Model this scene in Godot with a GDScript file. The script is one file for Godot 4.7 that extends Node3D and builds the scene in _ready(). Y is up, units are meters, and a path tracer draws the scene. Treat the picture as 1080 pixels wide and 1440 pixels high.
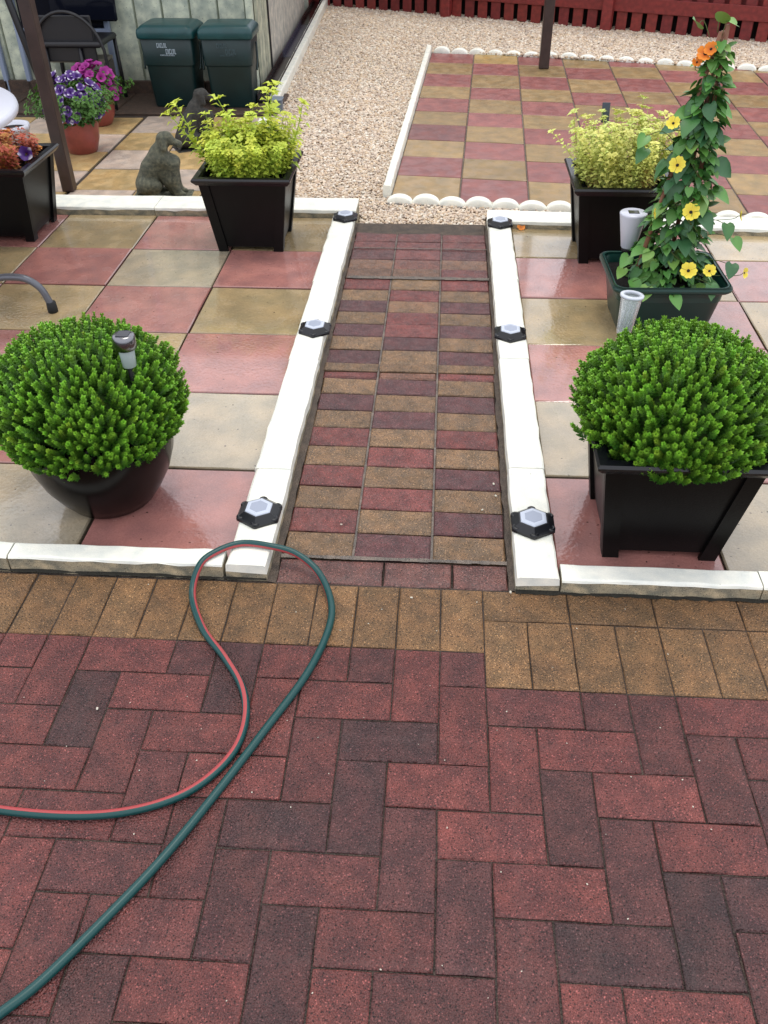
extends Node3D

var rng := RandomNumberGenerator.new()
var taken := {}
var M := {}
var noise_a := FastNoiseLite.new()

# ------------------------------------------------------------------ naming
func numbered(parent: Node, called: String) -> String:
	var key := str(parent.get_instance_id()) + called
	var n: int = taken.get(key, 0)
	taken[key] = n + 1
	return called if n == 0 else "%s_%03d" % [called, n]

func put(o: Node, called: String, parent: Node) -> void:
	o.name = numbered(parent, called)
	parent.add_child(o, true)

func tag(o: Node, label: String, category := "", group := "", kind := "") -> void:
	if label: o.set_meta("label", label)
	if category: o.set_meta("category", category)
	if group: o.set_meta("group", group)
	if kind: o.set_meta("kind", kind)

func thing(called: String, label: String, category: String, at := Vector3.ZERO, turn := 0.0, group := "") -> Node3D:
	var o := Node3D.new()
	put(o, called, self)
	o.position = at
	o.rotation.y = turn
	tag(o, label, category, group)
	return o

func structure(called: String, label: String, at := Vector3.ZERO) -> Node3D:
	var o := Node3D.new()
	put(o, called, self)
	o.position = at
	tag(o, label, "", "", "structure")
	return o

func part(called: String, mesh: Mesh, m: Material, parent: Node, at := Transform3D.IDENTITY) -> MeshInstance3D:
	var o := MeshInstance3D.new()
	o.mesh = mesh
	if m: o.material_override = m
	o.transform = at
	put(o, called, parent)
	return o

func copy_of(o: Node3D, called: String, label: String, at: Vector3, turn := 0.0) -> Node3D:
	var c: Node3D = o.duplicate()
	put(c, called, self)
	c.position = at
	c.rotation.y = turn
	c.set_meta("label", label)
	return c

# ------------------------------------------------------------------ mesh helpers
func begin(flat := true) -> SurfaceTool:
	var st := SurfaceTool.new()
	st.begin(Mesh.PRIMITIVE_TRIANGLES)
	st.set_smooth_group(-1 if flat else 0)
	return st

func done(st: SurfaceTool) -> ArrayMesh:
	st.generate_normals()
	return st.commit()

func tri(st: SurfaceTool, a: Vector3, b: Vector3, c: Vector3, out: Vector3) -> void:
	if (b - a).cross(c - a).dot(out) > 0.0:
		var t := b
		b = c
		c = t
	st.add_vertex(a)
	st.add_vertex(b)
	st.add_vertex(c)

func tric(st: SurfaceTool, a: Vector3, b: Vector3, c: Vector3, ca: Color, cb: Color, cc: Color, out: Vector3) -> void:
	if (b - a).cross(c - a).dot(out) > 0.0:
		var t := b
		b = c
		c = t
		var tc := cb
		cb = cc
		cc = tc
	st.set_color(ca)
	st.add_vertex(a)
	st.set_color(cb)
	st.add_vertex(b)
	st.set_color(cc)
	st.add_vertex(c)

func quad(st: SurfaceTool, a: Vector3, b: Vector3, c: Vector3, d: Vector3, out: Vector3) -> void:
	tri(st, a, b, c, out)
	tri(st, a, c, d, out)

# a box with chamfered edges
func add_box(st: SurfaceTool, c: Vector3, s: Vector3, bev := 0.004, xf := Transform3D.IDENTITY) -> void:
	var h := s * 0.5
	var b: float = min(bev, min(h.x, min(h.y, h.z)) * 0.9)
	var ctr := xf * c
	var P := func(ix, iy, iz, axis):
		var v := Vector3(h.x * ix, h.y * iy, h.z * iz)
		if axis != 0: v.x -= b * ix
		if axis != 1: v.y -= b * iy
		if axis != 2: v.z -= b * iz
		return xf * (c + v)
	for ax in 3:
		for s1 in [-1, 1]:
			var q := []
			for k in [[-1, -1], [1, -1], [1, 1], [-1, 1]]:
				var ix = s1 if ax == 0 else k[0]
				var iy = s1 if ax == 1 else (k[0] if ax == 0 else k[1])
				var iz = s1 if ax == 2 else k[1]
				q.append(P.call(ix, iy, iz, ax))
			quad(st, q[0], q[1], q[2], q[3], (q[0] + q[2]) * 0.5 - ctr)
	for e in [[0, 1], [1, 2], [0, 2]]:
		var o: int = 3 - e[0] - e[1]
		for s1 in [-1, 1]:
			for s2 in [-1, 1]:
				var ii := [0, 0, 0]
				ii[e[0]] = s1
				ii[e[1]] = s2
				ii[o] = -1
				var a = P.call(ii[0], ii[1], ii[2], e[0])
				var b2 = P.call(ii[0], ii[1], ii[2], e[1])
				ii[o] = 1
				var c2 = P.call(ii[0], ii[1], ii[2], e[1])
				var d2 = P.call(ii[0], ii[1], ii[2], e[0])
				quad(st, a, b2, c2, d2, (a + c2) * 0.5 - ctr)
	for ix in [-1, 1]:
		for iy in [-1, 1]:
			for iz in [-1, 1]:
				tri(st, P.call(ix, iy, iz, 0), P.call(ix, iy, iz, 1), P.call(ix, iy, iz, 2), xf.basis * Vector3(ix, iy, iz))

func box(s: Vector3, bev := 0.004, c := Vector3.ZERO) -> ArrayMesh:
	var st := begin()
	add_box(st, c, s, bev)
	return done(st)

# rings of equal count joined into a skin
func loft(st: SurfaceTool, rings: Array, cap0 := true, cap1 := true, cols: Array = []) -> void:
	var n: int = rings[0].size()
	var cen := []
	for r in rings:
		var c := Vector3.ZERO
		for v in r: c += v
		cen.append(c / n)
	for i in rings.size() - 1:
		var ca: Color = cols[i] if cols else Color.WHITE
		var cb: Color = cols[i + 1] if cols else Color.WHITE
		var a = rings[i]
		var b = rings[i + 1]
		var mid: Vector3 = (cen[i] + cen[i + 1]) * 0.5
		for j in n:
			var k := (j + 1) % n
			var o: Vector3 = (a[j] + a[k] + b[j] + b[k]) * 0.25 - mid
			tric(st, a[j], a[k], b[k], ca, ca, cb, o)
			tric(st, a[j], b[k], b[j], ca, cb, cb, o)
	for e in [[cap0, 0, 1], [cap1, rings.size() - 1, rings.size() - 2]]:
		if e[0]:
			var r = rings[e[1]]
			var o: Vector3 = cen[e[1]] - cen[e[2]]
			var cc: Color = cols[e[1]] if cols else Color.WHITE
			for j in n:
				tric(st, cen[e[1]], r[j], r[(j + 1) % n], cc, cc, cc, o)

func ring(r: float, y: float, n := 24, c := Vector3.ZERO, off := 0.0) -> Array:
	var a := []
	for i in n:
		var t := TAU * (i + off) / n
		a.append(c + Vector3(cos(t) * r, y, sin(t) * r))
	return a

# profile = [[r, y], ...] from the outside bottom round; inward faces are turned by the profile's own direction
func lathe(prof: Array, n := 28, smooth := true) -> ArrayMesh:
	var st := begin(not smooth)
	for i in prof.size() - 1:
		var p: Array = prof[i]
		var q: Array = prof[i + 1]
		var d := Vector2(q[0] - p[0], q[1] - p[1])
		for j in n:
			var t0 := TAU * j / n
			var t1 := TAU * (j + 1) / n
			var tm := (t0 + t1) * 0.5
			var out := Vector3(cos(tm) * d.y, -d.x, sin(tm) * d.y)
			var a := Vector3(cos(t0) * p[0], p[1], sin(t0) * p[0])
			var b := Vector3(cos(t1) * p[0], p[1], sin(t1) * p[0])
			var c := Vector3(cos(t1) * q[0], q[1], sin(t1) * q[0])
			var e := Vector3(cos(t0) * q[0], q[1], sin(t0) * q[0])
			if p[0] > 0.0001: tri(st, a, b, c, out)
			if q[0] > 0.0001: tri(st, a, c, e, out)
	return done(st)

func tube(st: SurfaceTool, pts: Array, rad, n := 8, col := Color.WHITE) -> void:
	var rings := []
	var up := Vector3(0.13, 0.97, 0.21)
	for i in pts.size():
		var a: Vector3 = pts[max(i - 1, 0)]
		var b: Vector3 = pts[min(i + 1, pts.size() - 1)]
		var t := (b - a).normalized()
		var u := up - t * up.dot(t)
		if u.length() < 0.1: u = Vector3.RIGHT - t * t.x
		u = u.normalized()
		up = u
		var v := t.cross(u)
		var r: float = rad[i] if rad is Array else rad
		var q := []
		for j in n:
			var p := TAU * j / n
			q.append(pts[i] + (u * cos(p) + v * sin(p)) * r)
		rings.append(q)
	var cols := []
	for i in pts.size(): cols.append(col)
	loft(st, rings, true, true, cols)

func tube_mesh(pts: Array, rad, n := 8) -> ArrayMesh:
	var st := begin(false)
	tube(st, pts, rad, n)
	return done(st)

func rounded_rect(hx: float, hz: float, r: float, y: float, seg := 4) -> Array:
	var a := []
	for q in 4:
		var cx := hx - r if q == 0 or q == 3 else -(hx - r)
		var cz := hz - r if q < 2 else -(hz - r)
		for i in seg + 1:
			var t := PI / 2 * (q + float(i) / seg)
			a.append(Vector3(cx + cos(t) * r, y, cz + sin(t) * r))
	return a

func smooth_path(p: Array, sub := 6) -> Array:
	var o := []
	for i in p.size() - 1:
		var a: Vector3 = p[max(i - 1, 0)]
		var b: Vector3 = p[i]
		var c: Vector3 = p[i + 1]
		var d: Vector3 = p[min(i + 2, p.size() - 1)]
		for k in sub:
			o.append(b.cubic_interpolate(c, a, d, float(k) / sub))
	o.append(p[-1])
	return o

# ------------------------------------------------------------------ paving pieces
# a paving piece with four corners (x,z), crowned and chipped edges, and colour that drifts from tone a to tone b
func paver(q: Array, top: float, thick: float, bev: float, ca: Color, cb: Color, wob := 0.0012, nx := 3, nz := 2, grime := 0.75) -> ArrayMesh:
	var st := begin(true)
	var seed_o := rng.randf() * 100.0
	var tilt := Vector3(rng.randf_range(-1, 1), 0, rng.randf_range(-1, 1)) * 0.0012
	var P := func(u: float, v: float) -> Vector3:
		var a: Vector2 = q[0].lerp(q[1], u)
		var b: Vector2 = q[3].lerp(q[2], u)
		var c := a.lerp(b, v)
		return Vector3(c.x, 0, c.y)
	var w: float = q[0].distance_to(q[1])
	var d: float = q[0].distance_to(q[3])
	var bu := bev / w
	var bv := bev / d
	var inner := []
	var cols := []
	for j in nz + 1:
		for i in nx + 1:
			var u := lerpf(bu, 1.0 - bu, float(i) / nx)
			var v := lerpf(bv, 1.0 - bv, float(j) / nz)
			var p: Vector3 = P.call(u, v)
			p.y = top + tilt.x * (u - 0.5) + tilt.z * (v - 0.5)
			if i == 0 or i == nx: p.x += rng.randf_range(-wob, wob)
			if j == 0 or j == nz: p.z += rng.randf_range(-wob, wob)
			inner.append(p)
			var f: float = clamp(0.5 + 0.9 * noise_a.get_noise_3d(p.x * 60.0, seed_o * 7.0, p.z * 60.0) + rng.randf_range(-0.15, 0.15), 0.0, 1.0)
			cols.append(ca.lerp(cb, f))
	for j in nz:
		for i in nx:
			var k := j * (nx + 1) + i
			tric(st, inner[k], inner[k + 1], inner[k + nx + 2], cols[k], cols[k + 1], cols[k + nx + 2], Vector3.UP)
			tric(st, inner[k], inner[k + nx + 2], inner[k + nx + 1], cols[k], cols[k + nx + 2], cols[k + nx + 1], Vector3.UP)
	var loop := []
	for i in nx: loop.append([i, 0])
	for j in nz: loop.append([nx, j])
	for i in nx: loop.append([nx - i, nz])
	for j in nz: loop.append([0, nz - j])
	var mid: Vector3 = P.call(0.5, 0.5)
	var outer := []
	for l in loop:
		var p: Vector3 = P.call(float(l[0]) / nx, float(l[1]) / nz)
		p.y = top - bev * 0.8
		p.x += rng.randf_range(-wob, wob) * 0.6
		p.z += rng.randf_range(-wob, wob) * 0.6
		outer.append(p)
	for i in loop.size():
		var k := (i + 1) % loop.size()
		var a: int = loop[i][1] * (nx + 1) + loop[i][0]
		var b: int = loop[k][1] * (nx + 1) + loop[k][0]
		var o: Vector3 = (outer[i] + outer[k]) * 0.5 - mid
		o.y = 0.05
		var ga: Color = cols[a] * grime
		var gb: Color = cols[b] * grime
		tric(st, inner[a], inner[b], outer[k], cols[a], cols[b], gb, o)
		tric(st, inner[a], outer[k], outer[i], cols[a], gb, ga, o)
	var cr := [0, nx, nx + nz, 2 * nx + nz]
	for i in 4:
		var a: Vector3 = outer[cr[i]]
		var b: Vector3 = outer[cr[(i + 1) % 4]]
		var a2 := Vector3(a.x, top - thick, a.z)
		var b2 := Vector3(b.x, top - thick, b.z)
		var g: Color = cols[0] * grime
		var o := (a + b) * 0.5 - mid
		o.y = 0
		tric(st, a, b, b2, g, g, g, o)
		tric(st, a, b2, a2, g, g, g, o)
	return done(st)

func rect(x0: float, z0: float, x1: float, z1: float, gap := 0.0016) -> Array:
	return [Vector2(x0 + gap, z0 + gap), Vector2(x1 - gap, z0 + gap), Vector2(x1 - gap, z1 - gap), Vector2(x0 + gap, z1 - gap)]

# a kerb stone: long box with a worn, slightly wandering top edge; paint on the top (surface 0), weathered sides (surface 1)
func kerb(a: Vector2, b: Vector2, half: float, top: float, bottom: float, lap := 0.008) -> ArrayMesh:
	var dir := (b - a).normalized()
	var nor := Vector2(-dir.y, dir.x)
	var L := a.distance_to(b)
	var n := int(max(2.0, L / 0.05))
	var paint := begin(true)
	var side := begin(true)
	var prev := []
	for i in n + 1:
		var c := a + dir * (L * i / n)
		var row := []
		var j0 := rng.randf_range(-0.0018, 0.0018)
		var j1 := rng.randf_range(-0.0018, 0.0018)
		var e0 := 0.006 + rng.randf() * 0.003
		var e1 := 0.006 + rng.randf() * 0.003
		var l0 := lap + rng.randf_range(-0.003, 0.004)
		var l1 := lap + rng.randf_range(-0.003, 0.004)
		var t := top + rng.randf_range(-0.0008, 0.0008)
		for k in [[-half + j0, bottom, 0], [-half + j0, t - l0, 1], [-half + j0 + e0 * 0.3, t - e0 * 0.45, 2], [-half + j0 + e0, t, 3], [half + j1 - e1, t, 4], [half + j1 - e1 * 0.3, t - e1 * 0.45, 5], [half + j1, t - l1, 6], [half + j1, bottom, 7]]:
			var p: Vector2 = c + nor * k[0]
			row.append(Vector3(p.x, k[1], p.y))
		if prev:
			for k in 7:
				var o := Vector3(nor.x, 0, nor.y) * (-1.0 if k < 3 else 1.0)
				if k == 3: o = Vector3.UP
				elif k in [1, 2, 4, 5]: o += Vector3.UP
				quad(side if k == 0 or k == 6 else paint, prev[k], row[k], row[k + 1], prev[k + 1], o)
		if i == 0 or i == n:
			var o := Vector3(dir.x, 0, dir.y) * (-1.0 if i == 0 else 1.0)
			quad(side, row[0], row[1], row[6], row[7], o)
			quad(paint, row[1], row[2], row[5], row[6], o)
			quad(paint, row[2], row[3], row[4], row[5], o)
		prev = row
	paint.generate_normals()
	side.generate_normals()
	var m := paint.commit()
	return side.commit(m)

func add_kerb(parent: Node, a: Vector2, b: Vector2, half: float, top: float, bottom: float, lap := 0.008) -> void:
	var mesh := kerb(a, b, half, top, bottom, lap)
	mesh.surface_set_material(0, M.paint)
	mesh.surface_set_material(1, M.kerb_side)
	part("kerb_stone", mesh, null, parent)

# ------------------------------------------------------------------ materials
func noise(seed_n: int, freq: float, oct := 3) -> FastNoiseLite:
	var n := FastNoiseLite.new()
	n.seed = seed_n
	n.frequency = freq
	n.fractal_octaves = oct
	n.noise_type = FastNoiseLite.TYPE_SIMPLEX_SMOOTH
	return n

func plane_of(n: FastNoiseLite, s: int) -> PackedByteArray:
	var im := n.get_seamless_image(s, s)
	im.convert(Image.FORMAT_L8)
	return im.get_data()

func tex_of(rgb: PackedByteArray, s: int) -> ImageTexture:
	var im := Image.create_from_data(s, s, false, Image.FORMAT_RGB8, rgb)
	im.generate_mipmaps()
	return ImageTexture.create_from_image(im)

# grey grain: fine noise, coarse blotches, pale and dark flecks; mean about `base`
func grain(s: int, seed_n: int, base: float, fine: float, coarse: float, flecks: int, pits: int, warm := 0.0) -> ImageTexture:
	var f := plane_of(noise(seed_n, 0.28, 2), s)
	var c := plane_of(noise(seed_n + 1, 0.012, 4), s)
	var r := RandomNumberGenerator.new()
	r.seed = seed_n
	var d := PackedByteArray()
	d.resize(s * s * 3)
	for i in s * s:
		var cc := (c[i] - 128.0) / 128.0
		var v: float = base + fine * (f[i] - 128.0) / 128.0 + coarse * cc + (r.randf() - 0.5) * fine * 0.6
		d[i * 3] = int(clamp((v + warm * cc) * 255.0, 0, 255))
		d[i * 3 + 1] = int(clamp(v * 255.0, 0, 255))
		d[i * 3 + 2] = int(clamp((v - warm * cc) * 255.0, 0, 255))
	for k in flecks + pits:
		var x := r.randi() % s
		var y := r.randi() % s
		var w := 1 + r.randi() % 3
		var h := 1 + r.randi() % 3
		var t := 0.8 + 0.2 * r.randf() if k < flecks else base * (0.35 + 0.3 * r.randf())
		for yy in h:
			for xx in w:
				var i := ((y + yy) % s) * s + (x + xx) % s
				for ch in 3: d[i * 3 + ch] = int(t * 255.0)
	return tex_of(d, s)

func bumps(seed_n: int, freq: float, strength: float, s := 512) -> ImageTexture:
	var im := noise(seed_n, freq, 4).get_seamless_image(s, s)
	im.convert(Image.FORMAT_RGBA8)
	im.bump_map_to_normal_map(strength)
	im.generate_mipmaps()
	return ImageTexture.create_from_image(im)

func film(seed_n: int, lo: float, hi: float, freq: float, s := 512) -> ImageTexture:
	var c := plane_of(noise(seed_n, freq, 4), s)
	var f := plane_of(noise(seed_n + 5, 0.2, 2), s)
	var d := PackedByteArray()
	d.resize(s * s * 3)
	for i in s * s:
		var v: float = smoothstep(0.35, 0.68, c[i] / 255.0)
		var o := int(clamp((lerpf(lo, hi, v) + (f[i] - 128.0) / 128.0 * 0.05) * 255.0, 0, 255))
		d[i * 3] = o
		d[i * 3 + 1] = o
		d[i * 3 + 2] = o
	return tex_of(d, s)

func plain(c: Color, rough: float, metal := 0.0) -> StandardMaterial3D:
	var m := StandardMaterial3D.new()
	m.albedo_color = c
	m.roughness = rough
	m.metallic = metal
	return m

func tinted(alb: Texture2D, scale: float, rough: float, nrm: Texture2D = null, nscale := 1.0, rtex: Texture2D = null, world := true) -> StandardMaterial3D:
	var m := StandardMaterial3D.new()
	m.vertex_color_use_as_albedo = true
	if alb: m.albedo_texture = alb
	m.roughness = rough
	if rtex: m.roughness_texture = rtex
	if nrm:
		m.normal_enabled = true
		m.normal_texture = nrm
		m.normal_scale = nscale
	m.uv1_triplanar = true
	m.uv1_world_triplanar = world
	m.uv1_scale = Vector3.ONE * scale
	return m

func textured(c: Color, alb: Texture2D, scale: float, rough: float, nrm: Texture2D = null, nscale := 1.0, world := true) -> StandardMaterial3D:
	var m := tinted(alb, scale, rough, nrm, nscale, null, world)
	m.vertex_color_use_as_albedo = false
	m.albedo_color = c
	return m

func leafy(rough := 0.5, through := 0.25) -> StandardMaterial3D:
	var m := StandardMaterial3D.new()
	m.vertex_color_use_as_albedo = true
	m.roughness = rough
	m.cull_mode = BaseMaterial3D.CULL_DISABLED
	m.backlight_enabled = true
	m.backlight = Color(through, through, through * 0.5)
	return m

func make_materials() -> void:
	var brick_tex := grain(512, 11, 0.60, 0.20, 0.09, 3600, 5200, 0.02)
	var brick_n := bumps(21, 0.16, 5.0)
	var slab_tex := grain(512, 31, 0.92, 0.06, 0.08, 200, 120, 0.02)
	var slab_n := bumps(41, 0.10, 1.2)
	var grit := grain(512, 51, 0.72, 0.30, 0.12, 2500, 5000, 0.02)
	var grit_n := bumps(61, 0.2, 7.0)
	var paint_tex := grain(512, 71, 0.94, 0.03, 0.06, 0, 14, 0.015)
	var dirt_tex := grain(512, 81, 0.74, 0.20, 0.20, 200, 1800, 0.04)
	M.brick = tinted(brick_tex, 2.2, 0.50, brick_n, 1.0)
	M.brick.metallic_specular = 0.46
	M.path_brick = tinted(brick_tex, 2.0, 0.42, brick_n, 0.6, film(95, 0.30, 0.6, 0.02))
	M.path_brick.roughness = 1.0
	M.slab = tinted(slab_tex, 1.1, 1.0, slab_n, 0.5, film(91, 0.05, 0.32, 0.012))
	for k in ["slab"]:
		M[k].clearcoat_enabled = true
		M[k].clearcoat = 1.0
		M[k].clearcoat_roughness = 0.07
	M.dry_slab = tinted(slab_tex, 1.3, 1.0, slab_n, 0.6, film(92, 0.3, 0.62, 0.015))
	M.far_slab = tinted(slab_tex, 1.2, 1.0, slab_n, 0.15, film(93, 0.34, 0.52, 0.015))
	M.bed = textured(Color(0.40, 0.345, 0.31), grit, 2.0, 0.8, grit_n, 1.2)
	M.mortar = textured(Color(0.66, 0.61, 0.57), grit, 3.0, 0.8, grit_n, 1.0)
	M.grime = textured(Color(0.50, 0.44, 0.39), grit, 3.0, 0.75, grit_n, 1.3)
	M.moss_grime = textured(Color(0.23, 0.22, 0.18), grit, 4.0, 0.85, grit_n, 1.5)
	M.slab_bed = textured(Color(0.24, 0.20, 0.16), grit, 2.0, 0.8, grit_n, 1.0)
	M.soil_ground = textured(Color(0.17, 0.13, 0.10), grit, 1.0, 0.95, grit_n, 1.5)
	M.paint = textured(Color(0.985, 0.985, 0.94), paint_tex, 2.0, 0.42, bumps(65, 0.12, 1.5), 0.5)
	M.kerb_side = textured(Color(0.84, 0.79, 0.67), dirt_tex, 3.0, 0.75, grit_n, 0.8)
	M.gravel = StandardMaterial3D.new()
	M.gravel.vertex_color_use_as_albedo = true
	M.gravel.roughness = 0.6
	M.gravel_bed = textured(Color(0.80, 0.73, 0.65), grit, 3.0, 0.9, grit_n, 1.5)
	M.black_plastic = textured(Color(0.035, 0.035, 0.04), grain(256, 101, 0.9, 0.06, 0.08, 0, 60), 3.0, 0.38, bumps(66, 0.2, 0.6, 256), 0.3)
	M.black_plastic.metallic_specular = 0.32
	M.black_rim = plain(Color(0.055, 0.06, 0.08), 0.26)
	M.soil = textured(Color(0.13, 0.10, 0.08), grit, 5.0, 0.95, grit_n, 2.0)
	M.glaze = textured(Color(0.05, 0.036, 0.036), grain(256, 103, 0.85, 0.05, 0.2, 0, 30), 2.0, 0.24)
	M.glaze.metallic_specular = 0.3
	M.green_plastic = plain(Color(0.05, 0.22, 0.195), 0.33)
	M.bin_green = textured(Color(0.04, 0.17, 0.175), grain(256, 104, 0.9, 0.05, 0.10, 0, 40), 2.0, 0.42, bumps(68, 0.2, 0.5, 256), 0.3)
	M.bin_lid = textured(Color(0.075, 0.28, 0.29), grain(256, 105, 0.9, 0.05, 0.10, 0, 40), 2.0, 0.36)
	M.print_white = plain(Color(0.62, 0.68, 0.72), 0.6)
	M.print_faded = plain(Color(0.25, 0.33, 0.35), 0.6)
	M.terracotta = textured(Color(0.60, 0.30, 0.27), grain(256, 106, 0.9, 0.05, 0.12, 20, 60), 3.0, 0.33)
	M.hose = plain(Color(0.005, 0.25, 0.25), 0.40)
	M.hose_stripe = plain(Color(0.64, 0.25, 0.26), 0.5)
	M.light_black = plain(Color(0.055, 0.06, 0.085), 0.3)
	M.light_lens = plain(Color(0.74, 0.77, 0.83), 0.2)
	M.lens_rim = plain(Color(0.78, 0.80, 0.84), 0.2)
	M.steel = plain(Color(0.52, 0.52, 0.54), 0.25, 1.0)
	M.solar = plain(Color(0.07, 0.08, 0.13), 0.1)
	M.white_plastic = plain(Color(0.80, 0.81, 0.86), 0.3)
	M.clear = StandardMaterial3D.new()
	M.clear.albedo_color = Color(0.86, 0.90, 0.92, 0.30)
	M.clear.transparency = BaseMaterial3D.TRANSPARENCY_ALPHA
	M.clear.roughness = 0.08
	M.frost = plain(Color(0.70, 0.76, 0.76), 0.35)
	M.grey_tube = plain(Color(0.40, 0.41, 0.44), 0.35, 0.4)
	M.rubber = plain(Color(0.06, 0.06, 0.07), 0.7)
	M.brown_post = textured(Color(0.25, 0.185, 0.17), grain(256, 107, 0.88, 0.06, 0.12, 0, 40), 3.0, 0.38)
	M.dark_metal = plain(Color(0.10, 0.10, 0.12), 0.4)
	M.fence_red = tinted(grain(512, 111, 0.86, 0.10, 0.14, 0, 500), 3.0, 0.55, bumps(67, 0.1, 2.0), 0.5)
	M.shed = tinted(grain(512, 113, 0.88, 0.05, 0.14, 0, 500, 0.02), 1.6, 0.6, bumps(69, 0.1, 1.2), 0.3)
	M.dark_wood = textured(Color(0.42, 0.33, 0.27), grit, 3.0, 0.7, grit_n, 0.8)
	M.frame_blue = plain(Color(0.52, 0.57, 0.66), 0.35)
	M.glass_dark = plain(Color(0.06, 0.07, 0.11), 0.08)
	M.stone = textured(Color(0.47, 0.475, 0.40), grain(512, 115, 0.78, 0.14, 0.34, 100, 1500, 0.04), 7.0, 0.75, grit_n, 1.0, false)
	M.stone_dark = textured(Color(0.25, 0.245, 0.23), grain(512, 116, 0.78, 0.14, 0.34, 100, 1500, 0.04), 7.0, 0.7, grit_n, 1.0, false)
	M.cane = textured(Color(0.58, 0.40, 0.31), paint_tex, 6.0, 0.6)
	M.leaf = leafy(0.42, 0.25)
	M.soft_leaf = leafy(0.6, 0.6)
	M.petal = leafy(0.6, 0.45)
	M.core = plain(Color(0.22, 0.33, 0.12), 0.9)
	M.stem = plain(Color(0.30, 0.36, 0.16), 0.7)

# ------------------------------------------------------------------ ready
func _ready() -> void:
	rng.seed = 20240611
	noise_a.seed = 5
	noise_a.frequency = 0.2
	# camera
	var cam := Camera3D.new()
	cam.name = "camera"
	cam.transform = Transform3D(Basis(Vector3(0.9979222, -0.0090472, -0.0637921), Vector3(-0.032818, 0.7806561, -0.6240986), Vector3(0.0554461, 0.6248954, 0.7787371)).orthonormalized(), Vector3(0.07373, 1.49094, 1.35805))
	cam.fov = 61.086
	cam.near = 0.05
	cam.far = 400.0
	add_child(cam)
	cam.current = true
	# sky: a bright, even overcast
	var env := Environment.new()
	env.background_mode = Environment.BG_SKY
	var sm := ProceduralSkyMaterial.new()
	sm.sky_top_color = Color(0.825, 0.83, 0.855)
	sm.sky_horizon_color = Color(0.80, 0.82, 0.85)
	sm.sky_curve = 0.2
	sm.sky_energy_multiplier = 1.0
	sm.ground_bottom_color = Color(0.30, 0.29, 0.28)
	sm.ground_horizon_color = Color(0.62, 0.63, 0.65)
	sm.sun_angle_max = 1.0
	var sky := Sky.new()
	sky.sky_material = sm
	env.sky = sky
	env.tonemap_mode = Environment.TONE_MAPPER_LINEAR
	env.tonemap_exposure = 2.15
	env.sdfgi_enabled = true
	env.ssao_enabled = true
	env.ssil_enabled = true
	var we := WorldEnvironment.new()
	we.name = "world_environment"
	we.environment = env
	add_child(we)
	var sun := DirectionalLight3D.new()
	sun.name = "sun"
	sun.light_energy = 0.22
	sun.light_angular_distance = 24.0
	sun.light_color = Color(1.0, 0.985, 0.95)
	sun.shadow_enabled = true
	sun.rotation_degrees = Vector3(-78, 165, 0)
	add_child(sun)
	make_materials()
	build_ground()
	build_paved_yard()
	build_path()
	build_patios()
	build_kerbs()
	build_far_patio()
	build_back_tiles()
	build_gravel()
	build_fence()
	build_shed()
	build_posts()
	build_planters()
	build_shrubs()
	build_vine()
	build_foliage_plants()
	build_petunias()
	build_bins()
	build_dogs()
	build_stud_lights()
	build_stake_lights()
	build_hose()
	build_furniture()
	build_bits()

# ------------------------------------------------------------------ setting
const FAR_Y := -0.05
const SLAB_Y := 0.012
const P := 0.102

func sheet(x0: float, z0: float, x1: float, z1: float, y: float) -> ArrayMesh:
	var st := begin()
	quad(st, Vector3(x0, y, z0), Vector3(x1, y, z0), Vector3(x1, y, z1), Vector3(x0, y, z1), Vector3.UP)
	return done(st)

func build_ground() -> void:
	var g := part("ground", sheet(-150, -150, 150, 150, -0.14), M.soil_ground, self)
	tag(g, "dark bare soil under and beyond the garden", "", "", "structure")

var RED_A := Color(0.490, 0.138, 0.120)
var RED_B := Color(0.350, 0.106, 0.100)
var DARK_A := Color(0.150, 0.078, 0.080)
var DARK_B := Color(0.245, 0.090, 0.088)
var YEL_A := Color(0.650, 0.365, 0.165)
var YEL_B := Color(0.510, 0.272, 0.125)

func brick(parent: Node, r: Array, ca: Color, cb: Color, top := 0.0, m: Material = null, nx := 3, nz := 2) -> void:
	var k := rng.randf_range(0.88, 1.12)
	part("brick", paver(r, top + rng.randf_range(-0.0012, 0.0012), 0.04, 0.0026, ca * k, cb * k, 0.0015, nx, nz, 0.84), m if m else M.brick, parent)

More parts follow.
